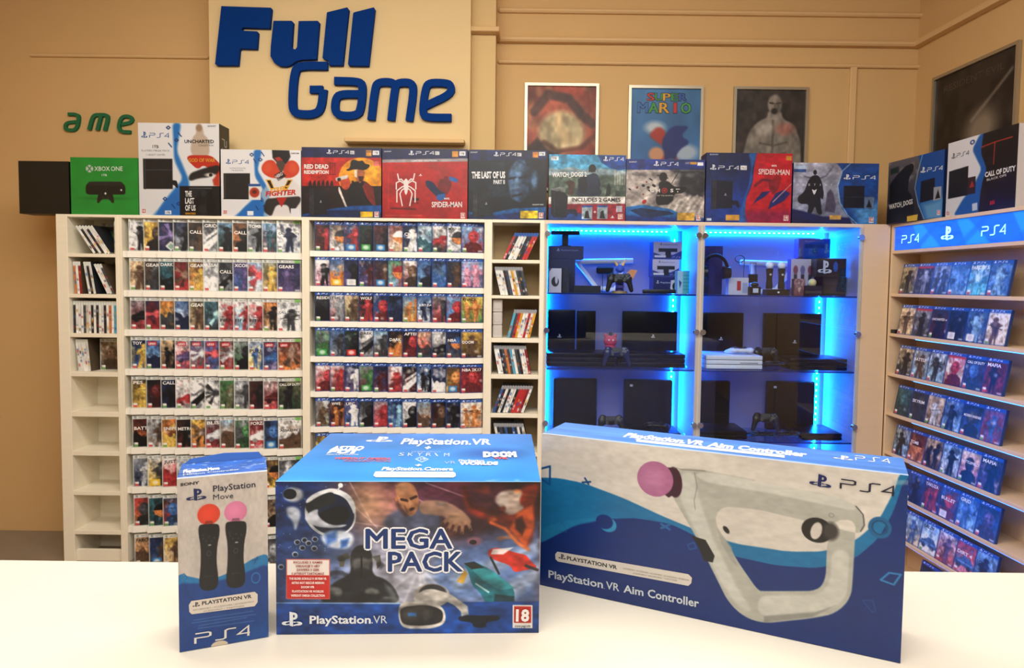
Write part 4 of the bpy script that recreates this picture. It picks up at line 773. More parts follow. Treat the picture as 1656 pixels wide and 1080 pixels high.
# the two on the right wall rack
def sidebox(q, Wm, H, nx, ny, paint, depth, side, loc, rz, label, lean=0):
    cv = Cv(nx, ny, Wm, H, 'ffffff', q); paint(cv); o = carton('console_carton', Wm, depth, H, cv, side); o.location = loc; o.rotation_euler = (lean, 0, rz); return tag(o, label, 'carton', 'console cartons along the shelf tops')
def b11(c):
    c.vgrad('6c6870', '242430'); c.noise(6, .5, 51, 'a8a4a0', .6); c.poly([(1472, 250), (1520, 238), (1518, 356), (1488, 358), (1474, 330), (1469, 300), (1478, 275)], '1a58a4', 1, .02); c.poly([(1480, 330), (1519, 318), (1518, 358), (1488, 358)], '6ca4d0', 1, .15); c.line([(1480, 250), (1472, 280), (1468, 305), (1474, 330), (1486, 357)], .016, '98c4e8', .8, .01)
    c.poly([(1427, 300), (1438, 285), (1452, 270), (1460, 268), (1466, 275), (1458, 288), (1456, 310), (1464, 316), (1460, 335), (1428, 350)], '16161c', 1, .02); c.ell(1461, 272, 4.5, 5.5, '141216', rot=30); c.poly([(1427, 330), (1466, 322), (1468, 358), (1426, 360)], '1c1a22', 1, .03)
    c.text('WATCH_DOGS', 1427, 337.5, 1465, 329, 7.5, 'd8d8d8', .03); ps4(c, 1477, 281, 1515, 7, 'e6ecf6', yb=275); c.poly([(1478, 294), (1502, 287), (1502, 322), (1477, 328)], '14182a'); c.poly([(1500, 303), (1514, 301), (1514, 322), (1500, 325)], 'a4a8b4'); c.poly([(1503, 322), (1508, 306), (1512, 320)], '1c1c28'); c.poly([(1456, 349), (1474, 346), (1473, 356), (1456, 358)], 'e0c030'); c.poly([(1428, 276), (1441, 271), (1441, 281), (1428, 285)], '2c3c34')
    r18(c, 1507, 340, 1513, 348)
A_ = Vector((2.115, 4.0, 0)); nR = Vector((-.9972, -.0752, 0))
rzR = math.atan2(dirT.y, dirT.x)
p11 = A_+dirT*(-.0)+nR*(.0)-nR*.045
sidebox([(1425, 266.7), (1518.4, 240.2), (1516, 352), (1423.2, 360)], .425, .352, 160, 130, b11, .11, '1c3460', (2.083, 4.0-.002, RT+.001), math.atan2(-.425, .07), 'dark and blue console carton at the corner end of the right rack')
def b12(c):
    c.vgrad('e8e8ee', 'dcdfe6'); c.poly([(1572, 216), (1560, 240), (1574, 270), (1560, 300), (1545, 318), (1530, 345), (1640, 345), (1640, 190)], '2468b4', 1, .03); c.poly([(1577, 214), (1640, 190), (1640, 340), (1568, 342), (1572, 310), (1575, 290), (1582, 270), (1573, 245)], '16141a', 1, .015)
    c.noise(5, .4, 61, '3c2c34', .6, (1575, 200, 1640, 340)); c.line([(1574, 236), (1594, 228), (1592, 262)], .014, 'b84030'); c.line([(1594, 228), (1620, 220)], .014, 'b84030')
    ps4(c, 1529, 255, 1555, 6.5, '28303c', yb=248); c.poly([(1525, 274), (1554, 265), (1552, 312), (1522, 318)], '15171f'); c.poly([(1553, 284), (1565, 281), (1564, 309), (1551, 311)], '3a2830'); c.poly([(1555, 300), (1559, 288), (1563, 298)], 'a83830'); c.poly([(1559, 326), (1567, 324), (1567, 336), (1559, 338)], 'c8d4e4')
    c.text('CALL OF DUTY', 1579, 283, 1626, 272, 8, 'eceaea', .04); c.text('BLACK OPS', 1582, 289, 1612, 281, 3.6, 'd0cccc', .02); c.text('III', 1587, 328, 1594, 326, 6, 'c83028', .04); r18(c, 1518.5, 338, 1524, 346); c.ell(1560.5, 228.5, 2.6, 2.6, '244c8c', ring=.008)
p12 = A_+dirT*.442-nR*.01
sidebox([(1525, 231), (1630, 199), (1626, 332), (1517, 347.6)], .46, .375, 150, 130, b12, .11, 'd8d8e0', (p12.x, p12.y, RT+.001), rzR, 'tall white, blue and black console carton on the right rack')
# ---------------------------------------------------------------- glass cabinets
def glass_mat(name, tint, base, rough=0.0):
    m = bpy.data.materials.new(name); m.use_nodes = True; nt = m.node_tree; nt.nodes.clear()
    out = nt.nodes.new('ShaderNodeOutputMaterial'); mx = nt.nodes.new('ShaderNodeMixShader'); t = nt.nodes.new('ShaderNodeBsdfTransparent'); g = nt.nodes.new('ShaderNodeBsdfGlossy')
    g.inputs['Roughness'].default_value = rough; t.inputs[0].default_value = tint+(1,)
    lw = nt.nodes.new('ShaderNodeLayerWeight'); lw.inputs[0].default_value = .5
    pw = nt.nodes.new('ShaderNodeMath'); pw.operation = 'POWER'; pw.inputs[1].default_value = 4
    ma = nt.nodes.new('ShaderNodeMath'); ma.operation = 'MULTIPLY_ADD'; ma.inputs[1].default_value = .6; ma.inputs[2].default_value = base
    nt.links.new(lw.outputs['Facing'], pw.inputs[0]); nt.links.new(pw.outputs[0], ma.inputs[0]); nt.links.new(ma.outputs[0], mx.inputs[0])
    nt.links.new(t.outputs[0], mx.inputs[1]); nt.links.new(g.outputs[0], mx.inputs[2]); nt.links.new(mx.outputs[0], out.inputs[0]); return m
M_glass = glass_mat('door_glass', (.92, .96, .99), .04); M_sh = glass_mat('shelf_glass', (.75, .86, .95), .06)
M_edge = mat('glass_edge', (10, 40, 110), .2); M_chr = mat('chrome', (190, 190, 195), .2, 1)
M_led = mat('led_strip', (120, 220, 255), .5, emit=(.0, .20, 1.0), es=260)
M_led2 = mat('led_diode', (220, 240, 255), .5, emit=(.3, .9, 1.0), es=12)
M_back = mat('cabinet_laminate', (140, 134, 164), .5, noise=.04, nscale=5, stretch=(1, 1, 9))
M_cab = mat('cabinet_edge', (222, 204, 184), .5)
BY = 4.42
def cabinet(px_l, px_r, label, seam, rowsz):
    x0, x1 = xx(px_l), xx(px_r); cx = (x0+x1)/2
    r = empty('glass_cabinet', (cx, 4.2, 0), 0, label, 'display cabinet', 'blue-lit glass cabinets')
    def bx(nm, a, m_=M_back, par=r, bev=0.001):
        m = MB(); m.box(a[0]-cx, a[1]-4.2, a[2], a[3]-cx, a[4]-4.2, a[5], bev); return m.build(nm, m_, par)
    zb = Z(838, FY, 1100); T = .02
    for a in (x0, x1-T): sp_ = bx('side_panel', (a, FY+.012, 0, a+T, BY+.02, RT-.02)); bx('edge_strip', (a, FY, 0, a+T, FY+.012, RT-.02), M_cab, sp_)
    bx('back_panel', (x0+T, BY, 0, x1-T, BY+.02, RT-.02)); bx('top_panel', (x0, FY, RT-.02, x1, BY+.02, RT), M_cab); bx('base_panel', (x0+T, FY+.01, zb-.02, x1-T, BY, zb))
    bx('base_cupboard', (x0+T, FY+.005, 0, x1-T, FY+.025, zb-.02), M_maple)
    zt = RT-.02; sx = xx(seam)
    for (a, b, hinge) in ((x0+.004, sx-.0015, x0+.019), (sx+.0015, x1-.004, x1-.019)):
        d = bx('glass_door', (a, FY-.007, zb, b, FY-.002, zt-.003), M_glass, bev=0)
        for y in rowsz:
            m = MB(); m.cyl((hinge-cx, FY-.02-4.2, y), (hinge-cx, FY-.001-4.2, y), .0165, seg=18); m.build('hinge_clamp', M_chr, d, smooth=True)
    sh = []
    for py in (475.5, 598, 713):
        z = Z(py, FY, 1060); s_ = bx('glass_shelf', (x0+T+.002, FY+.012, z-.007, x1-T-.002, BY-.004, z), M_sh, bev=0)
        bx('polished_edge', (x0+T+.002, FY+.009, z-.0075, x1-T-.002, FY+.012, z+.0005), M_edge, s_, 0); sh.append(z)
    # diode strips in the back corners
    st = bx('light_strip', (x0+T, BY-.009, zt-.012, x1-T-.07, BY-.001, zt-.004), M_led, bev=0)
    st2 = bx('light_strip', (x1-T-.055, BY-.009, zb, x1-T-.045, BY-.001, zt-.004), M_led, bev=0)
    st3 = bx('light_strip', (x0+T+.001, BY-.014, zb, x0+T+.007, BY-.004, zt-.02), M_led, bev=0)
    m = MB(); n = 26
    for i in range(n): xq = x0+T+.01+(x1-x0-2*T-.09)*i/n; m.box(xq-cx, BY-.0115-4.2, zt-.0105, xq+.011-cx, BY-.009-4.2, zt-.0055)
    m.build('diodes', M_led2, st)
    m = MB(); n = 44
    for i in range(n): zq = zb+.02+(zt-zb-.05)*i/n; m.box(x1-T-.053-cx, BY-.0115-4.2, zq, x1-T-.047-cx, BY-.009-4.2, zq+.012)
    m.build('diodes', M_led2, st2)
    return sh, r
hz = [Z(381, FY, 1130), Z(537, FY, 1130), Z(687, FY, 1130)]
shA, cabA = cabinet(877.5, 1129, 'left glass cabinet lit blue, holding camera boxes and black consoles', 1003, hz)
shB, cabB = cabinet(1129, 1388.5, 'right glass cabinet lit blue, holding headphones and a white console', 1253, hz)
xa = xx(1388.5); xb = 2.112
m = MB(); m.box(xa+.001, FY, 0, xb-.001, FY+.018, RT, .001); o = m.build('filler_panel', M_maple)
tag(o, 'plain maple filler board between the right glass cabinet and the side rack', 'panel')
# ---------------------------------------------------------------- rack along the right wall
rr = empty('wall_rack', A_, rzR, 'maple display rack on the right wall with a glowing blue header', 'display rack')
# local frame: x along the wall towards the camera, y into the room is -? (y axis points to +normal side)
def loc2(s, t, z=0): return A_+dirT*s-nR*t+Vector((0, 0, z))      # t = depth behind the rack's face
LW = 1.62; DP = .40
def rb(nm, s0, t0, z0, s1, t1, z1, m_=M_maple, par=rr, bev=.0015):
    # in the rack's own frame +y is away from the room
    m = MB(); m.box(s0, t0, z0, s1, t1, z1, bev); return m.build(nm, m_, par)
T = .018
rb('side_panel', 0, 0, 0, T, DP, RT); rb('side_panel', LW-T, 0, 0, LW, DP, RT); rb('top_panel', T, 0, RT-T, LW-T, DP, RT); rb('back_panel', T, .17, 0, LW-T, .18, RT-T, M_maple)
zhb = Z(406.5, FY+.05, 1440)
rb('shelf', T, 0, zhb-T, LW-T, .17, zhb)
cv = Cv(150, 16, LW-2*T-.004, RT-T-zhb-.004, '1a6ae0')
cv.c = np.zeros_like(cv.c)+h2('1464e0'); cv.noise(7, .35, 77, '0a3cc0', .5)
for a in (.1, .32, .55, .78): cv.poly([(a, 0), (a+.05, 0), (a+.15, 1), (a+.05, 1)], '2890f8', .6, .06); cv.poly([(a+.12, 0), (a+.15, 0), (a+.04, 1), (a+.0, 1)], '0c58d0', .6, .06)
cyan = 'b4fff6'
hx = .0985
wu = 1/(LW-2*T)
for k in range(4):
    a = .065+k*.62
    cv.shape(PS4LOGO, a*wu, .73, (a+.15)*wu, .73, .36, cyan); cv.shape(EMB, (a+.33)*wu, .76, (a+.425)*wu, .76, .56, cyan)
pm = PM(); pm.face((T+.002, .012, RT-T-.002), (LW-2*T-.004, 0, 0), (0, 0, -(RT-T-zhb-.004)), cv)
hd = pm.build('lit_header', SIGNM, rr)
RZ = []
prev = zhb
for i in range(8):
    z = zhb-.016-(.2315*(i+1)); RZ.append(z); rb('shelf', T, 0, z-T, LW-T, .17, z)
rb('plinth', T, .02, 0, LW-T, .03, .06)
M_led_added = mat('added_shelf_led', (120, 160, 255), .5, emit=(.02, .20, 1.0), es=9)
for z in [q-T for q in RZ[1:-1]]: rb('light_strip', .25, .006, z-.003, LW-T-.01, .011, z-.0002, M_led_added, bev=0)  # unseen strips added under the lower shelves to tint the cases blue
G3 = ["Yuk f|kKg f R|gbK w|bBb x|bcB x:FARCRY 5|bbB f",
 "YYm f:UNCHARTED|gKk f R|KRk f:UNCHARTED w|nKk w w|bnB f w|wYm f",
 "YKk f|gBm f:BATTLE|GBK f:VALHALLA|wYr h R|npb h:CALL OF DUTY|Rrk f:MAFIA",
 "tEt h|KkK s:SKYRIM|YmG b|bBn f|nbK h:MODERN WARFARE|prb f",
 "gBk f|RoR l:TOMB|Ymk w|BGk f|YPn h:BATTLEFIELD|npk f:MAFIA",
 "nwb f|bnk f|pnr w:YAKUZA|bnr h w:BULLET|bBb f:GRID|nbp h",
 "Gbk f|BYb f|Bwb c:RALLY|wrp f|rPb c:DIRT 4|Bbn f:ICE",
 "kbw x|kgB f|nbK x|kbB s|bBn f|nKb h"]
for i, row in enumerate(G3):
    for j, s in enumerate(row.split('|')):
        if i == 7 and j < 2: continue
        g = .0005; lean = R(10); P = loc2(.070+j*.1348, .012, RZ[i]+.0006)
        case(s, 900+i*20+j, 'ps', P, rzR, '{a} game case with {b} {m}, %s from far end, %s shelf, right rack' % (ORD[j], ORD[i]), 'blue-banded cases on the right rack', lean=-lean)
m = MB(); m.box(-.02, 0, 0, .02, .04, .022, .002); o = m.build('price_clip', mat('black_plastic', (18, 18, 22), .4)); o.location = loc2(.045, .004, RZ[1]+.0005); o.rotation_euler = (0, 0, rzR); tag(o, 'tiny black block on the second shelf of the right rack, far end', 'clip')
# ---------------------------------------------------------------- things in the cabinets
K = mat('black_plastic', (18, 18, 22), .4); KG = mat('gloss_black', (7, 8, 15), .28, spec=.2); KS = mat('soft_black', (13, 14, 22), .5, spec=.2)
WP = mat('white_plastic', (232, 234, 238), .35); EMBM = mat('emblem_grey', (200, 204, 212), .4); ORB = mat('white_ball', (235, 240, 248), .4)
def emblem_mesh(w_, h_, par, y, x, z, m_=EMBM, name='emblem', polys=EMB):
    m = MB()
    for i, q in enumerate(polys): m.prism([(x+a*w_, z+b*h_) for a, b in q], (0, y-.0004*(i+1), 0), (1, 0, 0), (0, 0, 1), (0, -1, 0), .0008)
    return m.build(name, m_, par)
def upright(px0, px1, py0, z0, Yc, label, layers=0, emb=None, rnd=.004, stick=None, m_=KG, th=.045):
    x0, x1 = at(px0, 540, Yc).x, at(px1, 540, Yc).x; zt = at((px0+px1)/2, py0, Yc).z; w_ = x1-x0; h_ = zt-z0
    r = empty('game_console', ((x0+x1)/2, Yc, z0+.0005), 0, label, 'game console')
    m = MB(); m.box(-w_/2, 0, 0, w_/2, th, h_, rnd, seg=3); m.build('shell', m_, r, smooth=True)
    if layers:
        m = MB()
        for k in range(1, layers): m.box(-w_/2-.001, th*k/layers-.0015, .001, w_/2+.001, th*k/layers+.0015, h_+.0008)
        m.build('groove', K, r)
    m = MB(); m.box(-w_/2+.008, -.0006, h_*.32, w_/2-.008, 0, h_*.325); m.build('seam', K, r)
    if emb: emblem_mesh(.026, .022, r, -.0003, emb[0]*w_-w_/2, emb[1]*h_)
    if stick: m = MB(); m.box(stick[0]*w_-w_/2, -.0009, stick[1]*h_, stick[0]*w_-w_/2+.018, 0, stick[1]*h_+.014); m.build('price_sticker', WP, r)
    return r
def flat_console(px0, px1, z0, Yf, hh, dp, label, m_=KG, layers=3, gm=K):
    x0, x1 = at(px0, 590, Yf).x, at(px1, 590, Yf).x; w_ = x1-x0
    r = empty('game_console', ((x0+x1)/2, Yf+dp/2, z0+.0005), 0, label, 'game console'); t = hh/layers
    for k in range(layers):
        m = MB(); z = k*t; o_ = [(-w_/2, -dp/2+.006), (w_/2, -dp/2+.006), (w_/2, dp/2), (-w_/2, dp/2)]; m.box(-w_/2, -dp/2, z+.0025, w_/2, dp/2, z+t-.0008, .003, seg=2); m.build('layer', m_, r, smooth=True)
    m = MB(); m.box(-w_/2+.006, -dp/2+.006, 0, w_/2-.006, dp/2-.006, hh-.002); m.build('core', gm, r)
    m = MB(); m.box(w_*.1, -dp/2-.0005, hh*.45, w_*.42, -dp/2+.002, hh*.49); m.build('disc_slot', K, r)
    return r
_pad = {}
def gamepad(loc, rot, label, m_=KS, sc=1.0, group='game pads in the cabinets'):
    r = empty('game_pad', loc, 0, label, 'game pad', group); r.rotation_euler = rot; r.scale = (sc,)*3
    key = m_.name
    if key not in _pad:
        b = MB()
        b.ball((0, 0, 0), .05, (1.0, .56, .30)); b.ball((-.05, -.002, 0), .027, (1.05, 1.05, .62)); b.ball((.05, -.002, 0), .027, (1.05, 1.05, .62))
        for s in (-1, 1):
            for k in range(6): t = k/5; b.ball((s*(.056+.016*t), -.012-.055*t, -.004-.008*t), .0215-.006*t, (.9, 1, .85))
            b.ball((s*.047, .022, .0), .016, (1.3, .8, .7))
        o = b.build('pad_src', m_); md = o.modifiers.new('r', 'REMESH'); md.mode = 'VOXEL'; md.voxel_size = .0035
        sm = o.modifiers.new('s', 'SMOOTH'); sm.iterations = 6; bpy.context.view_layer.update()
        me = bpy.data.meshes.new_from_object(o.evaluated_get(bpy.context.evaluated_depsgraph_get())); bpy.data.objects.remove(o)
        for p in me.polygons: p.use_smooth = True
        st = MB(); st.cyl((0, 0, 0), (0, 0, .012), .004); st.cyl((0, 0, .010), (0, 0, .015), .0095, .0085, 18); so = st.build('st', K); sme = so.data; bpy.data.objects.remove(so)
        tp = MB(); tp.box(-.026, .002, .0135, .026, .026, .0165, .001); to = tp.build('tp', mat('touch_panel', (38, 39, 46), .5)); tme = to.data; bpy.data.objects.remove(to)
        bt = MB()
        for x, y in ((.05, .02), (.05, 0), (.04, .01), (.06, .01)): bt.cyl((x, y, .012), (x, y, .0195), .0043, seg=10)
        bo = bt.build('bt', mat('button_grey', (80, 82, 92), .4)); bme = bo.data; bpy.data.objects.remove(bo)
        _pad[key] = (me, sme, tme, bme)
    me, sme, tme, bme = _pad[key]
    def ad(nm, d, lo=(0, 0, 0)): o = bpy.data.objects.new(nm, d); C.objects.link(o); o.parent = r; o.location = lo; return o
    ad('shell', me); ad('thumb_stick', sme, (-.026, -.014, .006)); ad('thumb_stick', sme, (.026, -.014, .006)); ad('touch_panel', tme); ad('buttons', bme); return r
def pt(px, py, Y, z): p = at(px, py, Y); return Vector((p.x, Y, z))
def ear(loc, label):
    "over-ear headphones on a stand"
    r = empty('headphones', loc, 0, label, 'headphones'); m = MB(); m.tube([(.075*math.cos(R(a)), 0, .12+.085*math.sin(R(a))) for a in range(0, 181, 15)], .011); m.build('headband', KS, r, True)
    for s in (-1, 1): m = MB(); m.cyl((s*.05, 0, .10), (s*.092, 0, .10), .040, .034, 20); m.build('ear_cup', K, r, True)
    return r
def wand(px, Yc, z0, label, h=.125, ball=ORB):
    r = empty('motion_wand', pt(px, 440, Yc, z0), 0, label, 'motion controller', 'motion wands with glowing balls'); m = MB(); prof = [(0, .019), (.02, .020), (.06, .0165), (.1, .019), (.125, .022), (.13, .016)]
    for (a, ra), (b, rb_) in zip(prof, prof[1:]): m.cyl((0, 0, a*h/.13), (0, 0, b*h/.13), ra, rb_, 16)
    m.build('handle', KS, r, True); m = MB(); m.ball((0, 0, h+.018), .023, sub=3); m.build('ball', ball, r, True); m = MB(); m.cyl((0, -.0205, h*.7), (0, -.017, h*.7), .006); m.build('button', EMBM, r); return r
def small_box(px0, px1, py0, z0, Yc, dp, paint, label, side='1c3c80', nx=60, ny=44, name='accessory_box', rz=0, grp=None):
    x0, x1 = at(px0, 440, Yc).x, at(px1, 440, Yc).x; zt = at((px0+px1)/2, py0, Yc).z; cv = Cv(nx, ny, x1-x0, zt-z0, side); paint(cv)
    o = carton(name, x1-x0, dp, zt-z0, cv, side); o.location = (x0, Yc, z0+.0006); o.rotation_euler = (0, 0, rz); return tag(o, label, 'box', grp), zt
z1, z2, z3 = shA
def cam_art(c):
    c.vgrad('d4cee4', 'c4c0dc'); c.poly([(0, .62), (.3, .78), (.7, .74), (1, .5), (1, 1), (0, 1)], '28489c', 1, .02); c.rect(.18, .38, .84, .58, '1e2238'); c.rect(.42, .5, .62, .92, '1a1e34'); c.rect(.04, .78, .44, .9, 'e4e4f0'); c.text('PlayStation Camera', .34, .2, .84, .2, .08, '303858'); c.shape(EMB, .22, .2, .31, .2, .13, '28305c'); c.shape(PS4LOGO, .68, .93, .95, .93, .1, 'b8c0e8')
Yb = 4.22
o, za = small_box(1057, 1103, 448, z1, Yb, .14, lambda c: (c.vgrad('182c80', '101e5c'), c.shape(EMB, .1, .4, .2, .4, .2, 'd0d8f0'), c.text('PlayStation', .25, .38, .7, .38, .1, 'd0d8f0'), c.poly([(.62, .2), (.97, .1), (.97, .85), (.72, .95), (.6, .7)], 'e8e8ee'), c.ell(.8, .55, .13, .25, '262a38')), 'dark blue box at the bottom of the camera box stack, left cabinet')
o, zb_ = small_box(1055, 1098, 419.5, za+.001, Yb, .13, cam_art, 'white and blue camera box, middle of the stack in the left cabinet')
o, zc2 = small_box(1056, 1102, 391, zb_+.001, Yb, .13, cam_art, 'white and blue camera box, topmost of the stack in the left cabinet')
def bar_camera(loc, label, stand=False, w_=.19):
    r = empty('bar_camera', loc, 0, label, 'camera'); m = MB(); zz_ = .085 if stand else .014; m.box(-w_/2, -.013, zz_-.013, w_/2, .013, zz_+.013, .006, seg=2); m.build('body', K, r, True)
    for x in (-.32, .32): m = MB(); m.cyl((x*w_, -.0135, zz_), (x*w_, -.010, zz_), .007); m.build('lens', mat('lens_blue', (40, 50, 90), .1), r)
    if stand: m = MB(); m.box(-.02, -.012, .004, .02, .012, zz_-.01, .004); m.box(-.035, -.025, 0, .035, .025, .006, .002); m.build('stand', K, r)
    return r
bar_camera(pt(1066, 460, 4.12, z1+.0006), 'black bar camera lying in front of the stacked camera boxes', w_=.2)
small_box(1096, 1115, 438, z1, 4.12, .08, lambda c: (c.hgrad('a8d8e8', '3cb0c0'), c.rect(0, 0, .45, 1, 'b4dcf0'), [c.line([(.5, y), (1, y)], .02, '1c808c') for y in (.2, .35, .5, .65, .8)], c.poly([(.12, .4), (.35, .5), (.2, .75)], '28488c')), 'small turquoise and pale blue box at the right of the top cabinet shelf', 'a0d4e0')
o, zd = small_box(886.5, 930, 419, z1, 4.2, .14, lambda c: (c.vgrad('2a3468', '1c2450'), c.text('PlayStation', .3, .4, .8, .4, .09, '8090c8')), 'wide dark box behind the small headset box, left cabinet', '1c2450')
o, ze = small_box(887, 943, 398, zd+.001, 4.2, .14, lambda c: (c.vgrad('343c74', '222a5c'), c.shape(EMB, .22, .4, .32, .4, .22, 'b0bce0'), c.text('PlayStation Camera', .36, .38, .85, .38, .14, '98a8dc')), 'long flat dark camera box lying on the wide dark box', '222a5c')
bar_camera(pt(914, 390, 4.26, ze+.001), 'black bar camera on a stand on top of the dark boxes', True, .18)
small_box(888, 908, 434, z1, 4.08, .07, lambda c: (c.vgrad('e0dce8', 'd4d0e4'), c.ell(.5, .55, .3, .2, '262a38'), c.ell(.6, .45, .12, .2, 'd4d0e4'), c.poly([(0, 0), (.2, 0), (0, .15)], '2c3468')), 'small white box with a black headset picture, left cabinet', '28305c', grp=None)
small_box(909.5, 921, 433, z1, 4.1, .07, lambda c: (c.vgrad('282e4c', '1a1e34'), c.noise(4, .4, 3, '484c78')), 'narrow dark box beside the white headset box', '1a1e34')
small_box(928, 972, 462, z1, 4.07, .06, lambda c: (c.vgrad('20263c', '181c30')), 'low black box lying near the front of the top shelf, left cabinet', '181c2c')
def aim(px, py, Yc, sgn, label, z0=z1, sc=1.0):
    "pale two-handed aim controller with a ball at the front end"
    P_ = pt(px, py, Yc, z0+.001); r = empty('aim_controller', P_, 0, label, 'controller', 'aim controllers in the cabinets'); s = sgn*sc
    m = MB(); A = [(0, .2), (.07, .195), (.2, .2), (.42*1, .205)]; m.tube([(x*s, 0, z*sc) for x, z in A], .017*sc, seg=10); m.build('barrel', WP, r, True)
    m = MB(); m.tube([(x*s, 0, z*sc) for x, z in [(.06, .19), (.12, .12), (.19, .03), (.3, .017), (.335, .05), (.35, .2)]], .015*sc, seg=10); m.build('grip_frame', WP, r, True)
    m = MB(); m.ball((-.045*s, 0, .2*sc), .025*sc, sub=3); m.build('ball', ORB, r, True); return r
aim(917, 440, 4.375, 1, 'pale aim controller with a white ball, behind the game pad, left cabinet')
r = empty('console_headset_base', pt(980, 440, 4.34, z1), 0, 'black hanging charger bracket behind the figurine, left cabinet', 'charger'); m = MB(); m.box(-.06, 0, .12, .05, .03, .165, .008); m.build('holder', KS, r); m = MB(); m.tube([(-.02, .01, .12), (-.02, .01, 0.004)], .002); m.tube([(.01, .01, .12), (.01, .01, .004)], .002); m.build('cable', K, r); r.name = 'charger_bracket'
# figurine that carries a pad
fr = empty('figurine_stand', pt(1002, 460, 4.12, z1+.0006), 0, 'small blue figurine with yellow horns behind the black game pad', 'figurine')
m = MB(); m.cyl((0, 0, 0), (0, 0, .014), .05, .046, 24); m.build('plinth', mat('gold_base', (150, 120, 70), .5), fr, True)
m = MB(); m.cyl((0, 0, .012), (0, .01, .11), .026, .018, 14); m.ball((0, .008, .06), .026, (1, .9, 1.3)); m.build('body', mat('figure_purple', (70, 60, 150), .5), fr, True)
m = MB(); m.ball((0, 0, .148), .026, (1.1, 1, 1)); m.ball((0, -.02, .14), .014); m.build('head', mat('figure_blue', (60, 90, 200), .5), fr, True)
for s in (-1, 1): m = MB(); m.cyl((s*.014, 0, .165), (s*.038, 0, .212 if s > 0 else .2), .010, .001, 10); m.build('horn', mat('figure_yellow', (230, 180, 90), .5), fr, True)
m = MB(); m.prism([(0, 0), (.05, .045), (.09, .04), (.07, .0), (.05, -.03)], (.02, .03, .1), (1, 0, 0), (0, 0, 1), (0, -1, 0), .003); m.build('wing', mat('figure_orange', (225, 150, 90), .5), fr)
m = MB(); m.box(-.02, -.045, .03, .02, -.01, .052, .004); m.build('arms', mat('figure_purple', (70, 60, 150), .5), fr)
gamepad(pt(1002, 450, 4.055, z1+.088), (R(78), 0, 0), 'black game pad held upright by the blue figurine, left cabinet', K, .98)
# left cabinet, middle shelf
flat_console(884, 995, z2, 4.10, .082, .26, 'flat black layered console at the left of the middle shelf, left cabinet')
flat_console(999, 1108, z2, 4.10, .082, .26, 'flat black layered console at the right of the middle shelf, left cabinet')
upright(886, 930, 501, z2+.083, 4.31, 'upright black console, left one of the narrow pair, left cabinet', 2, (.35, .3))
upright(933, 963, 503, z2+.083, 4.31, 'upright black console, right one of the narrow pair, left cabinet', 2)
upright(1007, 1095, 504, z2+.083, 4.31, 'wide upright black console with a silver emblem, middle shelf, left cabinet', 3, (.52, .33))
ty = empty('plush_toy', pt(987, 560, 4.28, z2+.0835), 0, 'small pink-faced plush toy between the upright consoles, left cabinet', 'toy'); PK = mat('plush_pink', (200, 60, 100), .8)
m = MB(); m.ball((0, 0, .06), .042, (1, .8, .9), sub=3); m.build('head', PK, ty, True); m = MB(); m.ball((0, 0, .025), .034, (1, .8, .75), sub=3); m.build('body', PK, ty, True)
for s in (-1, 1):
    m = MB(); m.ball((s*.03, 0, .095), .013); m.build('ear', PK, ty, True); m = MB(); m.ball((s*.013, -.031, .068), .006, sub=2); m.build('eye', WP, ty, True)
m = MB(); m.cyl((0, 0, .092), (0, 0, .115), .012, .010); m.build('hat', K, ty, True)
gamepad(pt(997, 580, 4.07, z2+.094), (R(76), 0, 0), 'translucent dark blue game pad leaning on the flat consoles, left cabinet', mat('smoke_blue', (24, 34, 78), .25), 1.05)
# left cabinet, bottom shelf
upright(896, 968, 612, z3, 4.30, 'tall black console with rounded corners, lower left cabinet', 0, None, .012, m_=KS)
upright(1011, 1090, 614, z3, 4.30, 'tall black console with a white sticker, lower left cabinet', 0, None, .012, (.12, .86), m_=KS)
gamepad(pt(988, 690, 4.12, z3+.094), (R(75), 0, 0), 'black game pad standing between the two tall consoles, left cabinet', K, 1.05)
flat_console(1025, 1104, z3, 4.06, .034, .24, 'flat slim black console under a game pad, lower left cabinet', layers=2)
gamepad(pt(1063, 680, 4.15, z3+.063), (R(4), 0, R(170)), 'black game pad lying on the flat slim console, left cabinet', K, .95)
# right cabinet, top shelf
z1, z2, z3 = shB
ear(pt(1156, 440, 4.12, z1+.032), 'black over-ear headphones at the left of the top shelf, right cabinet')
o, _ = small_box(1136, 1168, 398, z1, 4.26, .1, lambda c: (c.vgrad('1c2c74', '101c50'), c.noise(4, .4, 8, '4050a0')), 'tall dark blue box behind the headphones', '141c50')
o, _ = small_box(1179, 1211, 449, z1, 4.14, .06, lambda c: (c.vgrad('e4e2ec', 'd8d8e8'), c.rect(.42, .2, .62, .75, 'c83848'), c.rect(.7, .3, .95, .9, 'b0bce0')), 'small white box with a red mark beside the headphones', 'd8d8e8')
aim(1303, 440, 4.385, -1, 'pale aim controller with a white ball, right cabinet', z1, 1.0)
r = empty('cable_reel', pt(1196, 430, 4.32, z1), 0, 'black cable coil hanging at the back of the right cabinet', 'cable'); m = MB(); m.tube([(.03*math.cos(R(a)), 0, .225+.022*math.sin(R(a))) for a in range(0, 361, 30)], .003); m.tube([(.03, 0, .225), (.032, .02, .1), (.03, .03, .003)], .002); m.build('loop', K, r, True)
r = empty('power_adapter', pt(1219, 440, 4.30, z1), 0, 'small dark power brick on two wires, right cabinet', 'adapter'); m = MB(); m.box(-.028, 0, .075, .028, .03, .13, .004); m.build('brick', KS, r); m = MB(); m.tube([(-.018, .015, .13), (-.018, .015, .2), (.018, .015, .2), (.018, .015, .13)], .0018); m.tube([(0, .015, .076), (0, .015, .003)], .003); m.build('wire', K, r)
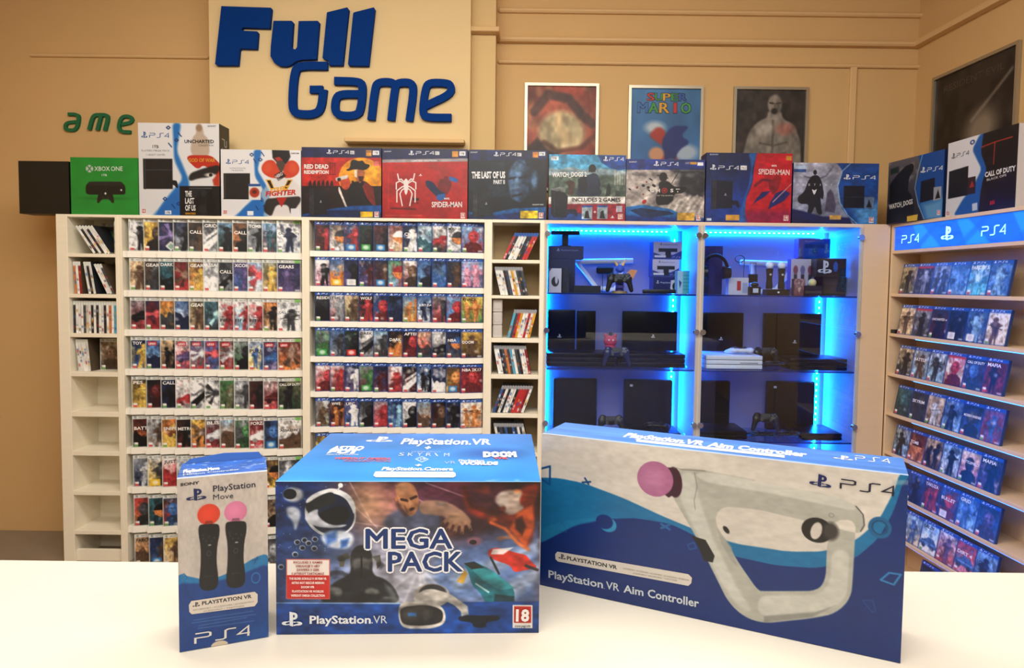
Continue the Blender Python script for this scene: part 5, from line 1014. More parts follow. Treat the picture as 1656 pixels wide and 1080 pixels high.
r = empty('toy_car', pt(1222, 470, 4.08, z1+.0006), 0, 'little dark figure box with a pale face picture in the middle of the right cabinet', 'box'); r.name = 'miniature_display'; m = MB(); m.box(-.032, 0, 0, .032, .05, .05, .003); m.build('case', KS, r); m = MB(); m.ball((0, .02, .062), .022, (1.1, .8, .8)); m.build('dome', K, r, True); m = MB(); m.box(-.016, -.001, .014, .016, .001, .04); m.build('picture', EMBM, r)
def stand_(px0, px1, label):
    x0, x1 = at(px0, 470, 4.1).x, at(px1, 470, 4.1).x; r = empty('charging_dock', ((x0+x1)/2, 4.14, z1+.0006), 0, label, 'dock'); w_ = x1-x0; m = MB(); m.box(-w_/2, -.04, 0, w_/2, .04, .036, .004); m.build('base', KS, r); m = MB(); m.ball((0, -.041, .018), .007, (1, .3, .8)); m.build('light', ORB, r, True); return r
stand_(1240, 1278, 'black charging dock under the two motion wands, right cabinet')
wand(1241.5+3, 4.14, z1+.0375, 'black motion wand with a white ball, left of the pair in the right cabinet'); wand(1264, 4.14, z1+.0375, 'black motion wand with a white ball, right of the pair in the right cabinet')
RB = mat('rose_ball', (150, 70, 110), .5)
def mv_art(c): c.vgrad('d0cce0', 'c0c0dc'); [ (c.rect(x-.07, .42, x+.07, .85, '22243c'), c.ell(x, .3, .1, .12, k)) for x, k in ((.2, '8c4868'), (.5, '7c78b0'), (.82, '8c4868')) ]; c.poly([(0, .8), (1, .7), (1, 1), (0, 1)], '2848a0', 1, .03)
small_box(1279, 1317, 419, z1, 4.20, .06, mv_art, 'pale box with motion wand pictures behind the ball stand, right cabinet', '2848a0')
o, _ = small_box(1290, 1341, 417.5, z1, 4.30, .05, lambda c: c.vgrad('22347c', '1a2c68'), 'plain blue box carrying the highest camera box, right cabinet', '1a2c68')
small_box(1290, 1341, 386, _+.001, 4.28, .07, lambda c: (c.vgrad('2c60c0', '1c48a0'), c.rect(.2, .3, .82, .5, '142a68'), c.rect(.44, .5, .6, .8, '142a68'), c.text('PlayStation Camera', .2, .18, .8, .18, .09, '9cc0f0')), 'blue camera box highest at the back of the right cabinet', '1c48a0')
o, zt3 = small_box(1331, 1369, 448, z1, 4.14, .1, lambda c: (c.vgrad('181c30', '10142a'), c.rect(.05, .3, .9, .36, '2a3050'), c.ell(.5, .6, .15, .1, '242a4a')), 'low black box under the emblem box, right cabinet', '141830')
small_box(1320, 1368, 418, zt3+.001, 4.12, .11, lambda c: (c.vgrad('14182c', '0c1024'), c.shape(EMB, .05, .85, .52, .85, .75, 'e4e8f4'), c.ell(.65, .45, .08, .28, '2c6cc8'), c.noise(5, .3, 5, '243058')), 'black box with a large white emblem, top right cabinet', '101428')
r = empty('ball_lamp', pt(1313, 470, 4.1, z1+.0006), 0, 'cream ball on a thin stand in front of the dark boxes', 'ornament'); m = MB(); m.cyl((0, 0, 0), (0, 0, .004), .022); m.cyl((0, 0, 0), (0, 0, .06), .003); m.build('stand', EMBM, r); m = MB(); m.ball((0, 0, .078), .024, sub=3); m.build('ball', mat('cream_ball', (240, 220, 150), .4), r, True)
small_box(1285, 1303, 451, z1, 4.06, .04, lambda c: (c.vgrad('c8a0a0', '8c5060'), c.poly([(.2, .2), (.8, .2), (.5, .95)], 'e0c8b0'), c.noise(5, .5, 4, '50284c')), 'little box with a triangular red and gold print, right cabinet', '3c2c4c')
small_box(1303, 1330, 462, z1, 4.04, .05, lambda c: c.vgrad('1a2040', '12163a'), 'small low dark box in front of the ball stand, right cabinet', '14183a')
# right cabinet, middle shelf
wc = flat_console(1142, 1233, z2, 4.07, .082, .27, 'flat white three-layer console under a white game pad, right cabinet', WP, 3, K)
gamepad(pt(1199, 570, 4.16, z2+.108), (R(4), 0, R(180)), 'white game pad lying on the white console', WP, 1.0)
upright(1134, 1202, 506, z2+.083, 4.345, 'upright black console behind the white console, right cabinet', 3, (.42, .28), th=.04)
upright(1236, 1328, 507, z2, 4.34, 'wide upright black console with a silver emblem, middle shelf, right cabinet', 3, (.5, .42), th=.04)
flat_console(1278, 1370, z2, 4.06, .07, .26, 'flat black console at the right end of the middle shelf, right cabinet')
gamepad(pt(1238, 580, 4.22, z2+.092), (R(70), 0, 0), 'black game pad standing right of the white console', K, .98); gamepad(pt(1253, 590, 4.11, z2+.030), (R(4), 0, R(182)), 'black game pad lying at the front edge, middle shelf, right cabinet', K, .95)
# right cabinet, bottom shelf
upright(1134, 1184, 616, z3, 4.345, 'tall black console at the left of the lower shelf, right cabinet', 0, None, .012, m_=KS, th=.04)
flat_console(1134, 1212, z3, 4.06, .05, .26, 'flat black console low at the left, right cabinet', layers=2)
gamepad(pt(1238, 680, 4.26, z3+.094), (R(70), 0, R(-8)), 'black game pad standing upright near the seam of the right cabinet doors', K, 1.05)
gamepad(pt(1234, 700, 4.10, z3+.028), (R(4), 0, R(180)), 'black game pad lying left of centre, lower right cabinet', K, .95); gamepad(pt(1275, 700, 4.10, z3+.030), (R(4), 0, R(178)), 'black game pad lying right of centre, lower right cabinet', K, .95)
upright(1243, 1322, 617, z3, 4.345, 'tall black console with a white sticker, lower right cabinet', 0, None, .012, (.14, .86), m_=KS, th=.04)
flat_console(1301, 1366, z3, 4.06, .045, .27, 'flat black console at the right end of the lower shelf, right cabinet', layers=2)
# ---------------------------------------------------------------- the three cartons on the counter
def fbox(name, label, rz, loc, W, D, H, front, top, side, rcv=None, parent=None):
    r = empty(name, loc, rz, label, 'carton'); o = carton('box_body', W, D, H, front, side, mtl=PRINT, topcv=top, rcv=rcv, parent=r); return r
# middle: the wide bundle box
q = [(442, 784.3), (879, 782.5), (877, 1035), (443.7, 1041)]
W_, H_, D_ = .405, .239, .335
c = Cv(430, 250, W_, H_, '243c78', q)
k6 = lambda *p: [(x/2.917+430, y/2.917+690) for x, y in p]; k7 = lambda *p: [(x/2.92+650, y/2.92+690) for x, y in p]
u = c.u[..., None]; v = c.v[..., None]
c.c = (h2('16285c')*(1-np.clip(u*1.8-.2, 0, 1))+h2('2a1216')*np.clip(u*1.8-.2, 0, 1))
c.ell(670, 905, 125, 75, 'a4a8c4', soft=.5); c.ell(596, 818, 46, 34, 'c07850', soft=.35, a=.9); c.ell(600, 815, 22, 18, 'f0d0a8', soft=.2, a=.9); c.ell(690, 955, 140, 50, 'd0d2e2', soft=.4); c.ell(480, 900, 70, 110, '24467e', soft=.4, a=.7)
c.ell(770, 850, 70, 60, '3a1a22', soft=.3, a=.85); c.ell(700, 800, 50, 22, '7c3054', soft=.3, a=.7); c.noise(6, .4, 201, '5c2018', .55, (690, 784, 880, 900)); c.noise(9, .5, 202, 'a84c2c', .7, (560, 786, 880, 850)); c.noise(12, .22, 205)
for (a, b) in (((565, 785), (600, 850)), ((545, 800), (610, 860)), ((690, 785), (760, 810)), ((640, 790), (740, 850)), ((560, 850), (630, 860))): c.line([a, b], .006, 'f0d8d0', .5, .01)
rng = random.Random(5)
for i in range(60): c.ell(rng.uniform(443, 560), rng.uniform(786, 900), .6, .6, 'c8d8f0', a=.7)
c.poly([(700, 900), (876, 850), (877, 990), (700, 990)], '5878b0', .8, .12); c.poly([(730, 940), (876, 880), (877, 900), (740, 965)], 'a8b8d4', .7, .05); c.poly([(790, 975), (877, 920), (877, 945), (820, 990)], 'b8c4dc', .7, .05)
# flames and horned beast shapes, right
c.poly(k7((300, 280), (330, 380), (440, 440), (520, 400), (500, 310), (560, 320), (600, 280), (668, 275), (640, 400), (640, 520), (610, 600), (560, 560), (500, 480), (420, 460), (330, 430), (290, 350)), '7c2c1c', .9, .03)
c.poly(k7((480, 310), (590, 310), (560, 370), (600, 400), (520, 440), (480, 400), (440, 360)), 'b0a8a0', .85, .02); c.poly(k7((560, 420), (630, 380), (640, 480), (600, 590), (570, 560), (520, 500)), 'c8602c', .8, .02); c.poly(k7((545, 450), (580, 440), (600, 490), (580, 530), (550, 500)), '38100c', .9, .02)
c.line(k7((430, 470), (500, 500), (560, 570), (610, 600)), .02, 'e07030', .8, .015); c.line(k7((300, 300), (340, 390), (430, 420), (490, 400)), .03, '4c1c14', .9, .02); c.noise(16, .5, 207, 'e88838', .66, (790, 786, 872, 890))
for a_ in (612, 655, 683, 700, 735): c.line([(680, 925), (a_, 985)], .012, 'e8e8f4', .5, .02)
# white-rimmed headset, left
c.ell(533, 838, 43, 38, 'd8dce4', rot=25); c.ell(534, 838, 39, 34, '1a2848', rot=25); c.poly(k6((180, 380), (210, 335), (300, 315), (330, 350), (320, 385), (250, 400), (200, 430), (180, 410)), '2a2e34', 1, .008); c.poly(k6((180, 365), (230, 325), (320, 300), (400, 340), (425, 400), (415, 440), (400, 400), (370, 350), (310, 318), (240, 345), (185, 385)), 'dcdee4', 1, .006)
c.poly(k6((240, 430), (300, 400), (370, 390), (395, 420), (385, 470), (300, 490), (250, 480)), '10141c', 1, .01); c.line(k6((335, 315), (348, 292)), .01, 'c8ccd4'); c.ell(549.5, 790, 4, 4, 'd8dce4'); c.poly(k6((170, 440), (245, 400), (235, 440), (300, 490), (390, 480), (350, 500), (260, 500), (190, 480)), 'c8ccd8', 1, .01)
c.poly(k6((255, 530), (320, 505), (400, 520), (418, 560), (390, 600), (330, 600), (280, 590), (258, 560)), 'c8d0e0', .95, .02); c.poly(k6((275, 530), (330, 510), (330, 560), (280, 590)), '3c64a8', .9, .03); c.poly(k6((350, 560), (390, 550), (380, 590), (350, 600)), '2c58a0', .9, .02)
c.poly(k6((85, 400), (130, 395), (160, 420), (150, 470), (130, 520), (120, 470), (90, 440)), 'c4c8d4', .9, .02); c.ell(472, 806, 16, 12, 'c4c8d0', soft=.02); c.ell(466, 805, 11, 9, '161c28')
for (x, y) in [(140, 570), (175, 560), (195, 575), (225, 555), (165, 598), (222, 600), (130, 630), (62, 692)]: a = k6((x, y))[0]; c.ell(a[0], a[1], 5, 4.4, 'a8b4c8'); c.ell(a[0]+.3, a[1]+.4, 3.8, 3.2, '141c30')
# reaching man
c.poly([(618, 850), (632, 836), (648, 828), (690, 822), (712, 830), (716, 862), (700, 885), (640, 885)], '58607c', .9, .03); c.poly([(676, 818), (700, 812), (730, 818), (752, 832), (768, 850), (756, 856), (735, 846), (706, 838), (682, 838)], 'a08070', 1, .015); c.noise(14, .4, 208, '4c5058', .6, (690, 812, 735, 842))
c.poly([(640, 800), (641, 790), (650, 784), (664, 784), (674, 794), (678, 810), (679, 824), (672, 838), (664, 842), (656, 834), (648, 824), (643, 812)], 'a87858', 1, .01); c.ell(652, 794, 10, 9, 'c89878', a=.8, soft=.05); c.poly([(643, 812), (650, 826), (660, 840), (656, 842), (644, 828), (638, 812)], '5c3c34', .9, .02)
c.line([(650, 813), (660, 815)], .018, '3c241e'); c.line([(665, 812), (674, 808)], .018, '3c241e'); c.poly([(660, 812), (664, 812), (669, 821), (663, 823)], 'c09070', .8, .01); c.ell(667, 829, 4.5, 2.6, '2c1214', rot=-25, soft=.01); c.line([(655, 824), (660, 834)], .01, '6c4434', .8, .01); c.ell(641, 812, 2.6, 4.6, '94644c')
c.ell(742, 846, 20, 10, 'b08c74', soft=.012, rot=12)
for (a, b) in (((726, 846), (719, 852)), ((733, 850), (727, 862)), ((742, 852), (738, 866)), ((751, 853), (750, 868)), ((760, 852), (764, 862))): c.line([a, b], .022, 'a88068', 1, .008); c.line([b, (b[0]-1, b[1]+2)], .014, '4c342c', .8)
# dark hooded warrior
c.poly(k6((240, 865), (310, 770), (370, 740), (400, 720), (395, 650), (430, 620), (480, 620), (505, 650), (500, 730), (560, 745), (610, 790), (640, 865)), '24262c', 1, .012); c.ell(584, 912, 18, 22, '2c2c30', soft=.01); c.poly(k6((345, 690), (340, 640), (380, 620), (400, 650), (372, 650), (365, 690)), '5c5850'); c.poly(k6((500, 640), (540, 630), (545, 680), (525, 700), (520, 660)), '5c5850')
c.poly(k6((405, 660), (450, 640), (495, 660), (485, 700), (450, 690), (415, 700)), '6c6e70', .8, .02); c.line(k6((450, 640), (450, 740)), .012, '101014'); c.noise(14, .6, 209, 'a4a6a4', .58, (520, 905, 650, 985)); c.noise(20, .5, 219, '14161a', .6, (510, 905, 650, 985)); c.poly(k6((560, 770), (600, 790), (640, 865), (600, 860)), '787c80', .7, .03)
# craft
c.poly(k7((420, 600), (470, 590), (560, 620), (600, 625), (625, 660), (660, 690), (600, 700), (540, 715), (530, 680), (440, 650), (415, 630)), 'b83428', 1, .006); c.poly(k7((440, 600), (540, 590), (490, 625), (430, 625)), 'd0d0d4', .9, .006); c.line(k7((430, 640), (470, 720)), .015, '303438'); c.line(k7((600, 680), (655, 700)), .02, '3c3034'); c.ell(770, 882, 12, 7, '8c6474', soft=.015); c.ell(768, 884, 6, 4, '281824')
c.poly(k7((300, 680), (345, 655), (430, 700), (545, 790), (545, 850), (450, 905), (420, 890), (380, 810), (340, 780), (320, 700)), '1c7484', 1, .006); c.poly(k7((330, 690), (430, 700), (545, 790), (480, 800), (400, 760)), '3ca0ac', .9, .01); c.poly(k7((450, 820), (545, 830), (545, 855), (440, 905)), '123840', .9, .01); c.poly(k7((265, 760), (305, 700), (320, 720), (300, 770)), 'b89848'); c.line(k7((360, 770), (420, 810)), .012, 'd8e4e4', .7); c.poly(k7((300, 670), (350, 660), (400, 690), (340, 700)), '20282c')
# bottom band with headset picture
c.poly([(443, 988.5), (665, 988.5), (700, 985), (878, 982.5), (878, 1045), (443, 1045)], '1e4e98'); c.line([(443, 988), (660, 987.5)], .005, '8cb0dc')
c.ell(700, 974, 30, 20, 'b8b4b0', soft=.006); c.ell(702, 968, 22, 13, '34343a', soft=.01); c.poly(k7((60, 830), (130, 790), (240, 820), (300, 870), (320, 915), (300, 920), (240, 860), (150, 850), (60, 860)), 'd0ccc8', 1, .008)
c.poly([(645, 992), (655, 984), (690, 984), (716, 990), (724, 1005), (722, 1022), (700, 1030), (655, 1030), (646, 1018)], 'c8c4c0', 1, .008); c.poly([(648, 994), (690, 989), (716, 996), (720, 1008), (716, 1020), (690, 1025), (654, 1024), (648, 1012)], '2c2c30', 1, .008); c.poly([(646, 995), (690, 989), (700, 1000), (695, 1018), (655, 1020)], '504c4c', .7, .04); c.rect(661, 1003, 675, 1009, '3878c0', .8, .01)
c.poly(k7((275, 925), (475, 925), (475, 950), (410, 955), (410, 985), (345, 985), (345, 958), (275, 955)), '1c2230', 1, .006); c.poly(k7((280, 850), (320, 880), (325, 920), (290, 930)), 'c0bcb8', .9, .01)
c.noise(9, .25, 212); c.noise(26, .3, 211)
# lettering
def outl(st, x0, y0, x1, y1, h, col, oc, b=.045):
    for k in range(8): a, e = 4.2*math.cos(k*.785), 3.8*math.sin(k*.785); c.text(st, x0+a, y0+e, x1+a, y1+e, h, oc, 0)
    for k in range(8): a, e = 1.3*math.cos(k*.785), 1.0*math.sin(k*.785); c.text(st, x0+a, y0+e, x1+a, y1+e, h, col, 0)
outl('MEGA', 592, 895, 733, 894, 34, '123f80', 'f2f4fa'); outl('PACK', 629, 933, 750, 932, 34, '123f80', 'f2f4fa')
c.rect(460, 914, 532, 981, 'f0e8e4'); 
for i, s in enumerate(['INCLUDES 5 GAMES', 'OBSAHUJE 5 HRY', 'ZAWIERA 5 GIER', '5 JATEKOT TARTALMAZ']): w2 = [24, 20, 19, 27][i]; c.text(s, 496-w2, 920.8+i*6.3, 496+w2, 920.6+i*6.3, 3.6, 'a83c30', .03)
c.poly([(460.8, 941), (531.2, 941), (531.2, 980), (460.8, 980)], 'd0302c')
c.line([(460.5, 914.5), (531.5, 914.5), (531.5, 980.5), (460.5, 980.5), (460.5, 914.5)], .006, 'c86058')
for i, s in enumerate(['THE ELDER SCROLLS V: SKYRIM VR', 'ASTRO BOT RESCUE MISSION', 'DOOM VFR', 'PLAYSTATION VR WORLDS', 'WIPEOUT OMEGA COLLECTION']): w2 = [31, 27, 11, 26, 28][i]; c.text(s, 496-w2, 948+i*7.1, 496+w2, 947.8+i*7.1, 3.8, 'f4e4e0', .04)
c.shape(EMB, 453, 1027, 487, 1026.5, 25, 'e8ecf2'); c.text('PlayStation', 499, 1021.5, 600, 1020.5, 13.5, 'eef2f6', .025); c.text('.VR', 601, 1020.5, 627, 1020, 13.5, 'dce4ee', .0)
c.rect(834, 989, 866.5, 1027.5, 'f0ecea'); c.rect(836, 991, 864.5, 1019, 'c03024'); c.text('18', 839, 1015, 861, 1015, 20, 'f4f0ee', .04); c.text('www.pegi.info', 837, 1025.3, 863.5, 1025, 4, '34343c', .02)
# top face
qt = [(529.7, 705.8), (869.3, 702.2), (878, 781), (441.4, 783.8)]
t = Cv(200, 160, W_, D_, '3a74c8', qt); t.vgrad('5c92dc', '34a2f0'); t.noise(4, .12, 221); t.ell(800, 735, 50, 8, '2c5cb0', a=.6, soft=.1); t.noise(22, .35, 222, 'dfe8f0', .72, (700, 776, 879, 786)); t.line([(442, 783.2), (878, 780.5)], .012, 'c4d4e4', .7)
t.shape(EMB, 586, 719.5, 631, 719, 9, 'f0f4f8'); t.text('PlayStation.VR', 645, 722, 798, 721, 9.5, 'eef4fa', .03); t.text('+', 684, 730.5, 694, 730.5, 6, 'e4ecf4', .06)
t.text('ASTRO', 528, 733, 582, 732.5, 6, 'eef4fa', .06); t.text('BOT', 524, 738.5, 574, 738, 6, 'f4f8fc', .09); t.text('RESCUE MISSION', 522, 741.5, 574, 741, 2, 'd0dcec', .02); t.text('WIPEOUT OMEGA', 534, 748, 628, 748, 3.4, 'd07890', .05); t.text('COLLECTION', 550, 751.5, 626, 751.5, 2.5, 'c88098', .03)
for i, ch in enumerate('SKYRIM'): t.text(ch, 641+i*15.2, 741.5, 650+i*15.2, 741.3, 5.5, 'd4e2f2', .0)
t.text('THE ELDER SCROLLS V', 662, 735.5, 712, 735.3, 2, 'c0d2ea'); t.line([(670, 745.8), (680, 741.5), (690, 745.8), (680, 750.3), (670, 745.8)], .008, 'd4e2f2'); t.text('VR', 675, 748, 686, 748, 3.2, 'd4e2f2', .02)
t.text('DOOM', 783, 741.5, 841, 740.5, 8, 'eef2f8', .1); t.text('VFR', 800, 745, 826, 745, 3, 'd06878', .05); t.text('VR', 716, 753.8, 736, 753.5, 4.5, 'b8d0ec', .0); t.text('PlayStation', 741, 749.5, 784, 749, 3, 'e4ecf8', .03); t.text('WORLDS', 741, 755, 808, 754.5, 5, 'eef4fa', .08)
t.text('+', 667, 758.8, 678, 758.8, 4.5, 'e4ecf4', .06); t.text('PlayStation.Camera', 612, 765.3, 731, 764.6, 5.2, 'e8f0f8', .04)
t.flat([(601, 770), (603, 767.3), (731, 766.6), (735, 769), (735, 773.5), (731, 776), (603, 776.6), (599, 774)], 'f0f4f8'); t.text('PlayStation VR', 607, 771, 622, 771, 1.6, '90a0b4')
bx0 = Vector((-.381, 1.024, CT+.0008))
fbox('bundle_carton', 'wide dark blue VR bundle carton with big MEGA PACK lettering, centre of the counter', R(2.2), bx0, W_, D_, H_, c, t, '1c4888')
# right: long controller carton
q = [(879, 703), (1489.6, 774.4), (1478, 1090), (878.7, 955.6)]
W_, H_, D_ = .5755, .277, .111
c = Cv(520, 250, W_, H_, 'd9d3cc', q); k3_ = lambda *p: [(x/2.571+860, y/2.571+660) for x, y in p]; k4_ = lambda *p: [(x/2.455+1220, y/2.455+640) for x, y in p]
c.vgrad('dcd6cf', 'd6d1cb')
lt = k3_((-200, 330), (40, 300), (120, 302), (230, 325), (400, 390), (560, 465), (690, 520))+[(1200, 888), (1290, 902), (1350, 902), (1400, 885), (1440, 850), (1466, 800), (1476, 765), (1560, 740), (1600, 1300), (700, 1100), (780, 600)]
c.poly(lt, '1c7cae', 1, .006)
dk = k3_((-200, 690), (40, 585), (110, 550), (200, 500), (330, 475), (450, 475), (600, 500), (720, 560))+[(1180, 905), (1270, 925), (1340, 930), (1400, 915), (1440, 880), (1465, 835), (1482, 780), (1560, 745), (1600, 1300), (700, 1100)]
c.poly(dk, '15397e', 1, .004); c.noise(3, .05, 231)
c.poly(k3_((50, 520), (130, 490), (300, 470), (450, 475), (330, 480), (200, 505), (100, 555), (48, 585)), '2b8cba', .8, .01)
c.line([(878, 762), (893, 758), (893, 789), (878, 778)], .014, '1c5c94'); c.line([(947, 785), (960, 784)], .012, '1a568e'); c.line([(951, 778), (957, 788)], .012, '1a568e')
c.ell(990, 856, 14, 12, '3f9cc8', soft=.006); c.ell(984, 851, 14, 12, '15397e', soft=.006); c.line([(1078, 855), (1092, 864)], .014, '2a6ca8'); c.line([(1078, 862), (1092, 856)], .014, '2a6ca8'); c.line([(1122, 890), (1132, 886), (1137, 895), (1126, 898), (1122, 890)], .008, '2c64a4', .8); c.line([(903, 866), (915, 850), (922, 868), (903, 866)], .006, '2c70a8', .6)
# controller picture
c.poly(k3_((620, 262), (700, 262), (977, 315))+[(1220, 785), (1290, 795), (1350, 805), (1400, 822), (1416, 840), (1418, 860), (1410, 872), (1390, 868)]+k3_((977, 440), (820, 425), (790, 470), (800, 520), (900, 680), (977, 790))+[(1250, 968), (1338, 968), (1352, 950), (1354, 890), (1362, 850)]+[(1402, 848), (1398, 940), (1395, 980), (1370, 1006), (1330, 1014), (1250, 1022)]+k3_((920, 905), (850, 840), (780, 700), (700, 540), (600, 370)), 'b8b8b0', 1, .006)
c.poly([(1130, 770), (1160, 768), (1380, 812), (1404, 826), (1400, 834), (1250, 802), (1150, 785)], 'd6d6d0', .8, .012); c.poly(k3_((640, 280), (700, 275), (710, 360), (780, 560), (900, 800), (960, 880), (900, 870), (820, 760), (720, 560), (640, 400)), 'd2d3cd', .8, .02)
c.poly([(1240, 975), (1340, 975), (1360, 955), (1362, 900), (1392, 900), (1388, 980), (1360, 1000), (1240, 1010)], 'd0d0ca', .8, .012); c.poly([(1250, 1010), (1335, 1004), (1370, 992), (1330, 1012), (1250, 1021)], '8c8c88', .7, .01)
c.poly(k3_((690, 552), (750, 570), (790, 640), (782, 668), (745, 660), (720, 600)), '26262a', 1, .005); c.line(k3_((700, 280), (712, 340), (700, 400), (705, 440)), .004, '808080', .8); c.poly(k3_((800, 520), (860, 600), (890, 690), (860, 660), (815, 580)), 'a8a8a2', .9, .01); c.ell(1186, 865, 4, 7, '28282a', rot=-40)
c.ell(1337, 866, 26, 21, '2a2728', soft=.004); c.ell(1336, 867, 9, 15, 'd4cec8', rot=15); c.ell(1360, 868, 13, 15, '4c4846', soft=.02); c.line([(1402, 826), (1414, 840), (1416, 858), (1410, 868)], .006, '5c5c5c'); c.ell(1361, 841, 4, 3.4, 'a0a09a', ring=.003)
c.ell(1099, 785, 13, 25.5, '4c2038', soft=.004, rot=-6); c.poly([(1085, 760), (1102, 761), (1108, 800), (1090, 811), (1082, 805)], '4c2038'); c.ell(1067, 779.5, 30, 29.5, 'b878a0', soft=.004); c.ell(1062, 778, 18, 18, 'c88cb2', soft=.06, a=.8); c.line([(1098, 760), (1112, 764), (1150, 766)], .006, '8c8880', .7)
c.ell(1442, 862, 15, 14, '1f6ea0', ring=.013); c.ell(1442, 862, 12.5, 11.5, '10507c', ring=.003); c.line([(1444, 950), (1458, 938), (1478, 941), (1466, 958), (1444, 950)], .009, '3c8cc4'); c.line([(1414, 984), (1430, 1004), (1436, 1002), (1431, 984), (1414, 984)], .005, '2c5ca0', .8)
c.rect(1462, 782, 1491, 790, 'b8c4cc', .5, .01); c.noise(40, .05, 235)
wob = [(903.5, 905), (907, 900.5), (1124, 939), (1130, 945), (1129, 954), (1124, 958.5), (908, 917), (904, 913)]
c.flat(wob, 'dcd6ce'); c.shape(EMB, 909, 912.5, 921, 914.5, 9, '3c3a40'); c.text('PLAYSTATION VR', 923, 914, 1006, 930.5, 6.5, '3a383e', .03); c.text('ACCESSORY / ACCESSOIRE / ACCESORIO / ACCESSORIO / ZUBEHOR', 1016, 930, 1125, 950.5, 2.6, '84807c'); c.text('ACESSORIO / AKCESORIA / TARTOZEK', 1032, 938, 1106, 951, 2.6, '84807c')
c.text('PlayStation', 893, 943.5, 983, 961.8, 13, 'd4dce4', .02); c.text('.', 984, 962, 986.5, 962.5, 2.4, 'd4dce4', .02); c.text('VR', 988, 962.5, 1010, 967.2, 13, 'd4dce4', .01); c.text('Aim', 1017, 968.4, 1050, 975, 13, 'd4dce4', .02); c.text('Controller', 1057, 976.5, 1142, 994.5, 14, 'd4dce4', .02)
c.shape(EMB, 1323, 790, 1360, 797, 22, '232f6c'); c.shape(PS4LOGO, 1376, 796, 1466, 809, 17.5, '2c2c44')
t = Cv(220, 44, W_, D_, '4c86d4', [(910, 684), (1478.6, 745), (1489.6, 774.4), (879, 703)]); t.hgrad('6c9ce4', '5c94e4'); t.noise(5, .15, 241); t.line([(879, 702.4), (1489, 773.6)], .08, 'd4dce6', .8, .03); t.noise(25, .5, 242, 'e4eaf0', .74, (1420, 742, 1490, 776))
t.text('PlayStation.VR', 1010, 708.5, 1143, 723.5, 7.5, 'f0f4f8', .05); t.text('Aim Controller', 1150, 724.5, 1317, 743, 7.5, 'f0f4f8', .05); t.flat([(1034, 713), (1280, 740), (1281, 744.5), (1033, 717)], 'eef2f8'); t.shape(EMB, 1361, 746, 1395, 750, 7, 'e8eef6'); t.shape(PS4LOGO, 1400, 749, 1458, 755, 8, 'e8eef6')
fbox('controller_carton', 'long white and deep blue carton picturing a white aim controller, right on the counter', math.atan2(-.245, .5205), Vector((.0285, 1.21, CT+.0008)), W_, D_, H_, c, t, '1c3c88')
# left: slim upright carton
q = [(277, 780), (428, 767), (430, 1045), (280.7, 1072)]
W_, H_, D_ = .122, .257, .092
c = Cv(150, 300, W_, H_, 'c9c1ba', q); k5_ = lambda *p: [(x/3+260, y/3+720) for x, y in p]
c.vgrad('cbc3bd', 'c4bdb8'); c.poly(k5_((50, 655), (110, 672), (200, 690), (280, 668), (370, 620), (440, 575), (512, 550), (512, 990), (50, 1080)), '2a80b6', 1, .006); c.poly(k5_((50, 700), (150, 710), (280, 690), (400, 650), (512, 600), (512, 990), (50, 1080)), '1a4a8e', 1, .015); c.poly(k5_((250, 1060), (512, 880), (512, 990)), '2f6cb4', .6, .1); c.noise(4, .06, 251); c.noise(30, .05, 252)
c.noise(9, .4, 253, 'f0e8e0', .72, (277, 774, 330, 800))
def wand_art(x, y, col):
    p = lambda *a: k5_(*[(x+i, y+j) for i, j in a])
    b = k5_((x, y-52))[0]; c.ell(b[0], b[1], 18.8, 17.5, col); c.ell(b[0]-2, b[1]-2, 12, 11, tuple(np.clip(h2(col)*1.15, 0, 255)), a=.6, soft=.05); c.poly(p((-22, -5), (22, -8), (16, -20), (-16, -18)), tuple(h2(col)*.7), 1, .004)
    c.poly(p((-52, 10), (-40, -2), (40, -6), (54, 6), (54, 50), (42, 100), (38, 190), (46, 250), (48, 300), (30, 328), (-10, 335), (-42, 325), (-50, 290), (-44, 240), (-40, 170), (-42, 100), (-52, 50)), '1c1d20', 1, .004)
    c.poly(p((-30, 20), (-10, 15), (-8, 300), (-28, 310)), '303236', .5, .03)
    for i, (a, b_) in enumerate(((-28, 70), (28, 66), (-30, 55), (-14, 84), (14, 84), (2, 60))): k = k5_((x+a, y+b_))[0]; c.ell(k[0], k[1], 1.6, 1.6, '3c3e44')
    k = k5_((x+4, y+103))[0]; c.ell(k[0], k[1], 2.8, 1.2, 'a0a4a8'); k = k5_((x, y+145))[0]; c.ell(k[0], k[1], 3.2, 3.8, '4a4c50', ring=.002); c.line(k5_((x-20, y+262), (x+22, y+256)), .003, '5c5e62', .8)
wand_art(211, 410, 'd24c34'); wand_art(346, 396, 'd284a6')
c.text('SONY', *k5_((68, 215))[0], *k5_((166, 203))[0], 4.6, '54504e', .05); c.shape(EMB, *k5_((98, 295))[0], *k5_((200, 283))[0], 21, '2a3668'); c.text('PlayStation', *k5_((233, 243))[0], *k5_((445, 220))[0], 10.5, '33324c', .01); c.text('Move', *k5_((233, 285))[0], *k5_((334, 275))[0], 9.5, '3c3a50', .0)
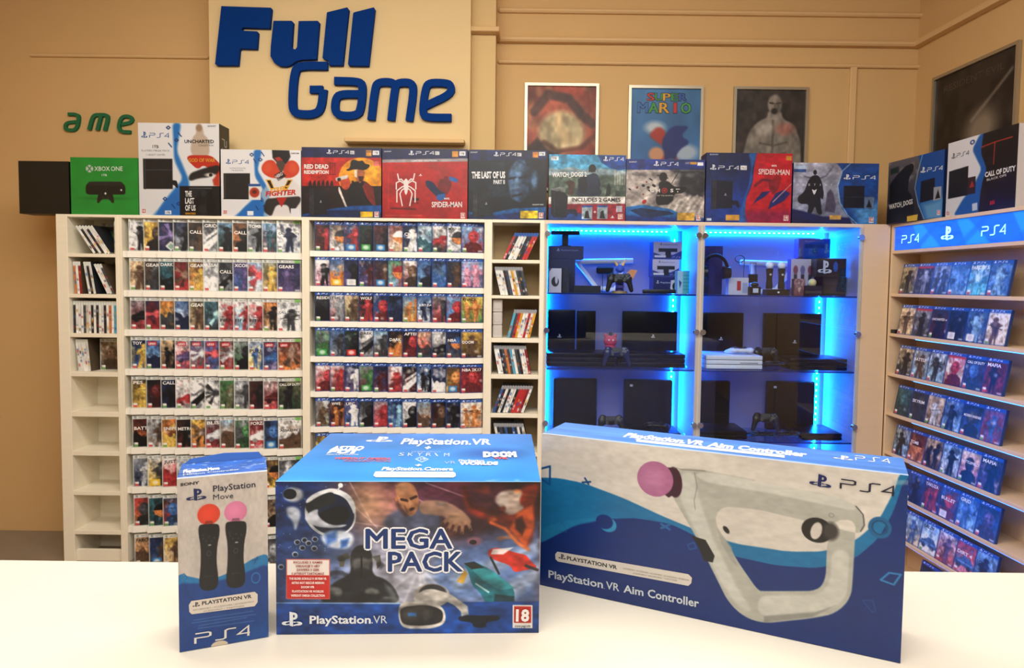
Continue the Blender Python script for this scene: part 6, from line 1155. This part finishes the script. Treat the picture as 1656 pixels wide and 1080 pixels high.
c.line(k5_((60, 670), (85, 658), (104, 678), (80, 702), (60, 690)), .006, '2a74a8'); c.line(k5_((430, 590), (460, 582)), .006, '1c5c90'); c.line(k5_((440, 604), (455, 572)), .006, '1c5c90'); k = k5_((446, 678))[0]; c.ell(k[0], k[1], 7, 8.5, '2f78b4', ring=.003)
c.flat(k5_((110, 815), (122, 795), (440, 747), (455, 760), (455, 800), (440, 820), (125, 862), (112, 850)), 'dad2ca'); c.shape(EMB, *k5_((128, 827))[0], *k5_((166, 821))[0], 8, '38343a'); c.text('PLAYSTATION VR', *k5_((176, 815))[0], *k5_((425, 778))[0], 6.2, '3a363c', .03); c.text('ACCESSORY / ACCESSOIRE / ACCESSORIO', *k5_((130, 845))[0], *k5_((436, 800))[0], 2.6, '8c8884'); c.text('ACESSORIO / TARTOZEK', *k5_((182, 850))[0], *k5_((390, 822))[0], 2.6, '8c8884')
for i, (a, b) in enumerate(((135, 430), (125, 445), (160, 400), (155, 440))): c.line([k5_((a, 893+i*14))[0], k5_((b, 846+i*16))[0]], .004, '6c94c4', .6)
c.shape(PS4LOGO, *k5_((142, 1012))[0], *k5_((416, 967))[0], 18, 'e4e2de'); c.ell(348, 1060, 14, 8, 'd8ccb8')
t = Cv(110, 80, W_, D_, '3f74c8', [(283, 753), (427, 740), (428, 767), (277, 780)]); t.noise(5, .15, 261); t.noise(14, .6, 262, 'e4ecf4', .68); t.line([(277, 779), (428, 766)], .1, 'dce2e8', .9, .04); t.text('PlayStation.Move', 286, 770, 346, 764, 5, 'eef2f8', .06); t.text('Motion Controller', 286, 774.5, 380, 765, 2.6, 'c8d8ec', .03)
bc = Vector((-.503, .97, CT+.0008)); bz = math.atan2(.047, .113)
mb = fbox('wand_carton', 'slim upright white and blue carton picturing two motion wands, left on the counter', bz, bc, W_, D_, H_, c, t, '2a5aa8')
m = MB(); m.prism([(.004, H_+.0005), (.118, H_+.0005), (.112, H_+.010), (.06, H_+.0125), (.012, H_+.007)], (0, 0, 0), (1, 0, 0), (0, 0, 1), (0, -1, 0), .0012); o = m.build('top_flap', mat('flap_blue', (70, 118, 196), .5), mb, loc=(0, D_-.004, 0)); o['label'] = 'worn blue tuck flap'
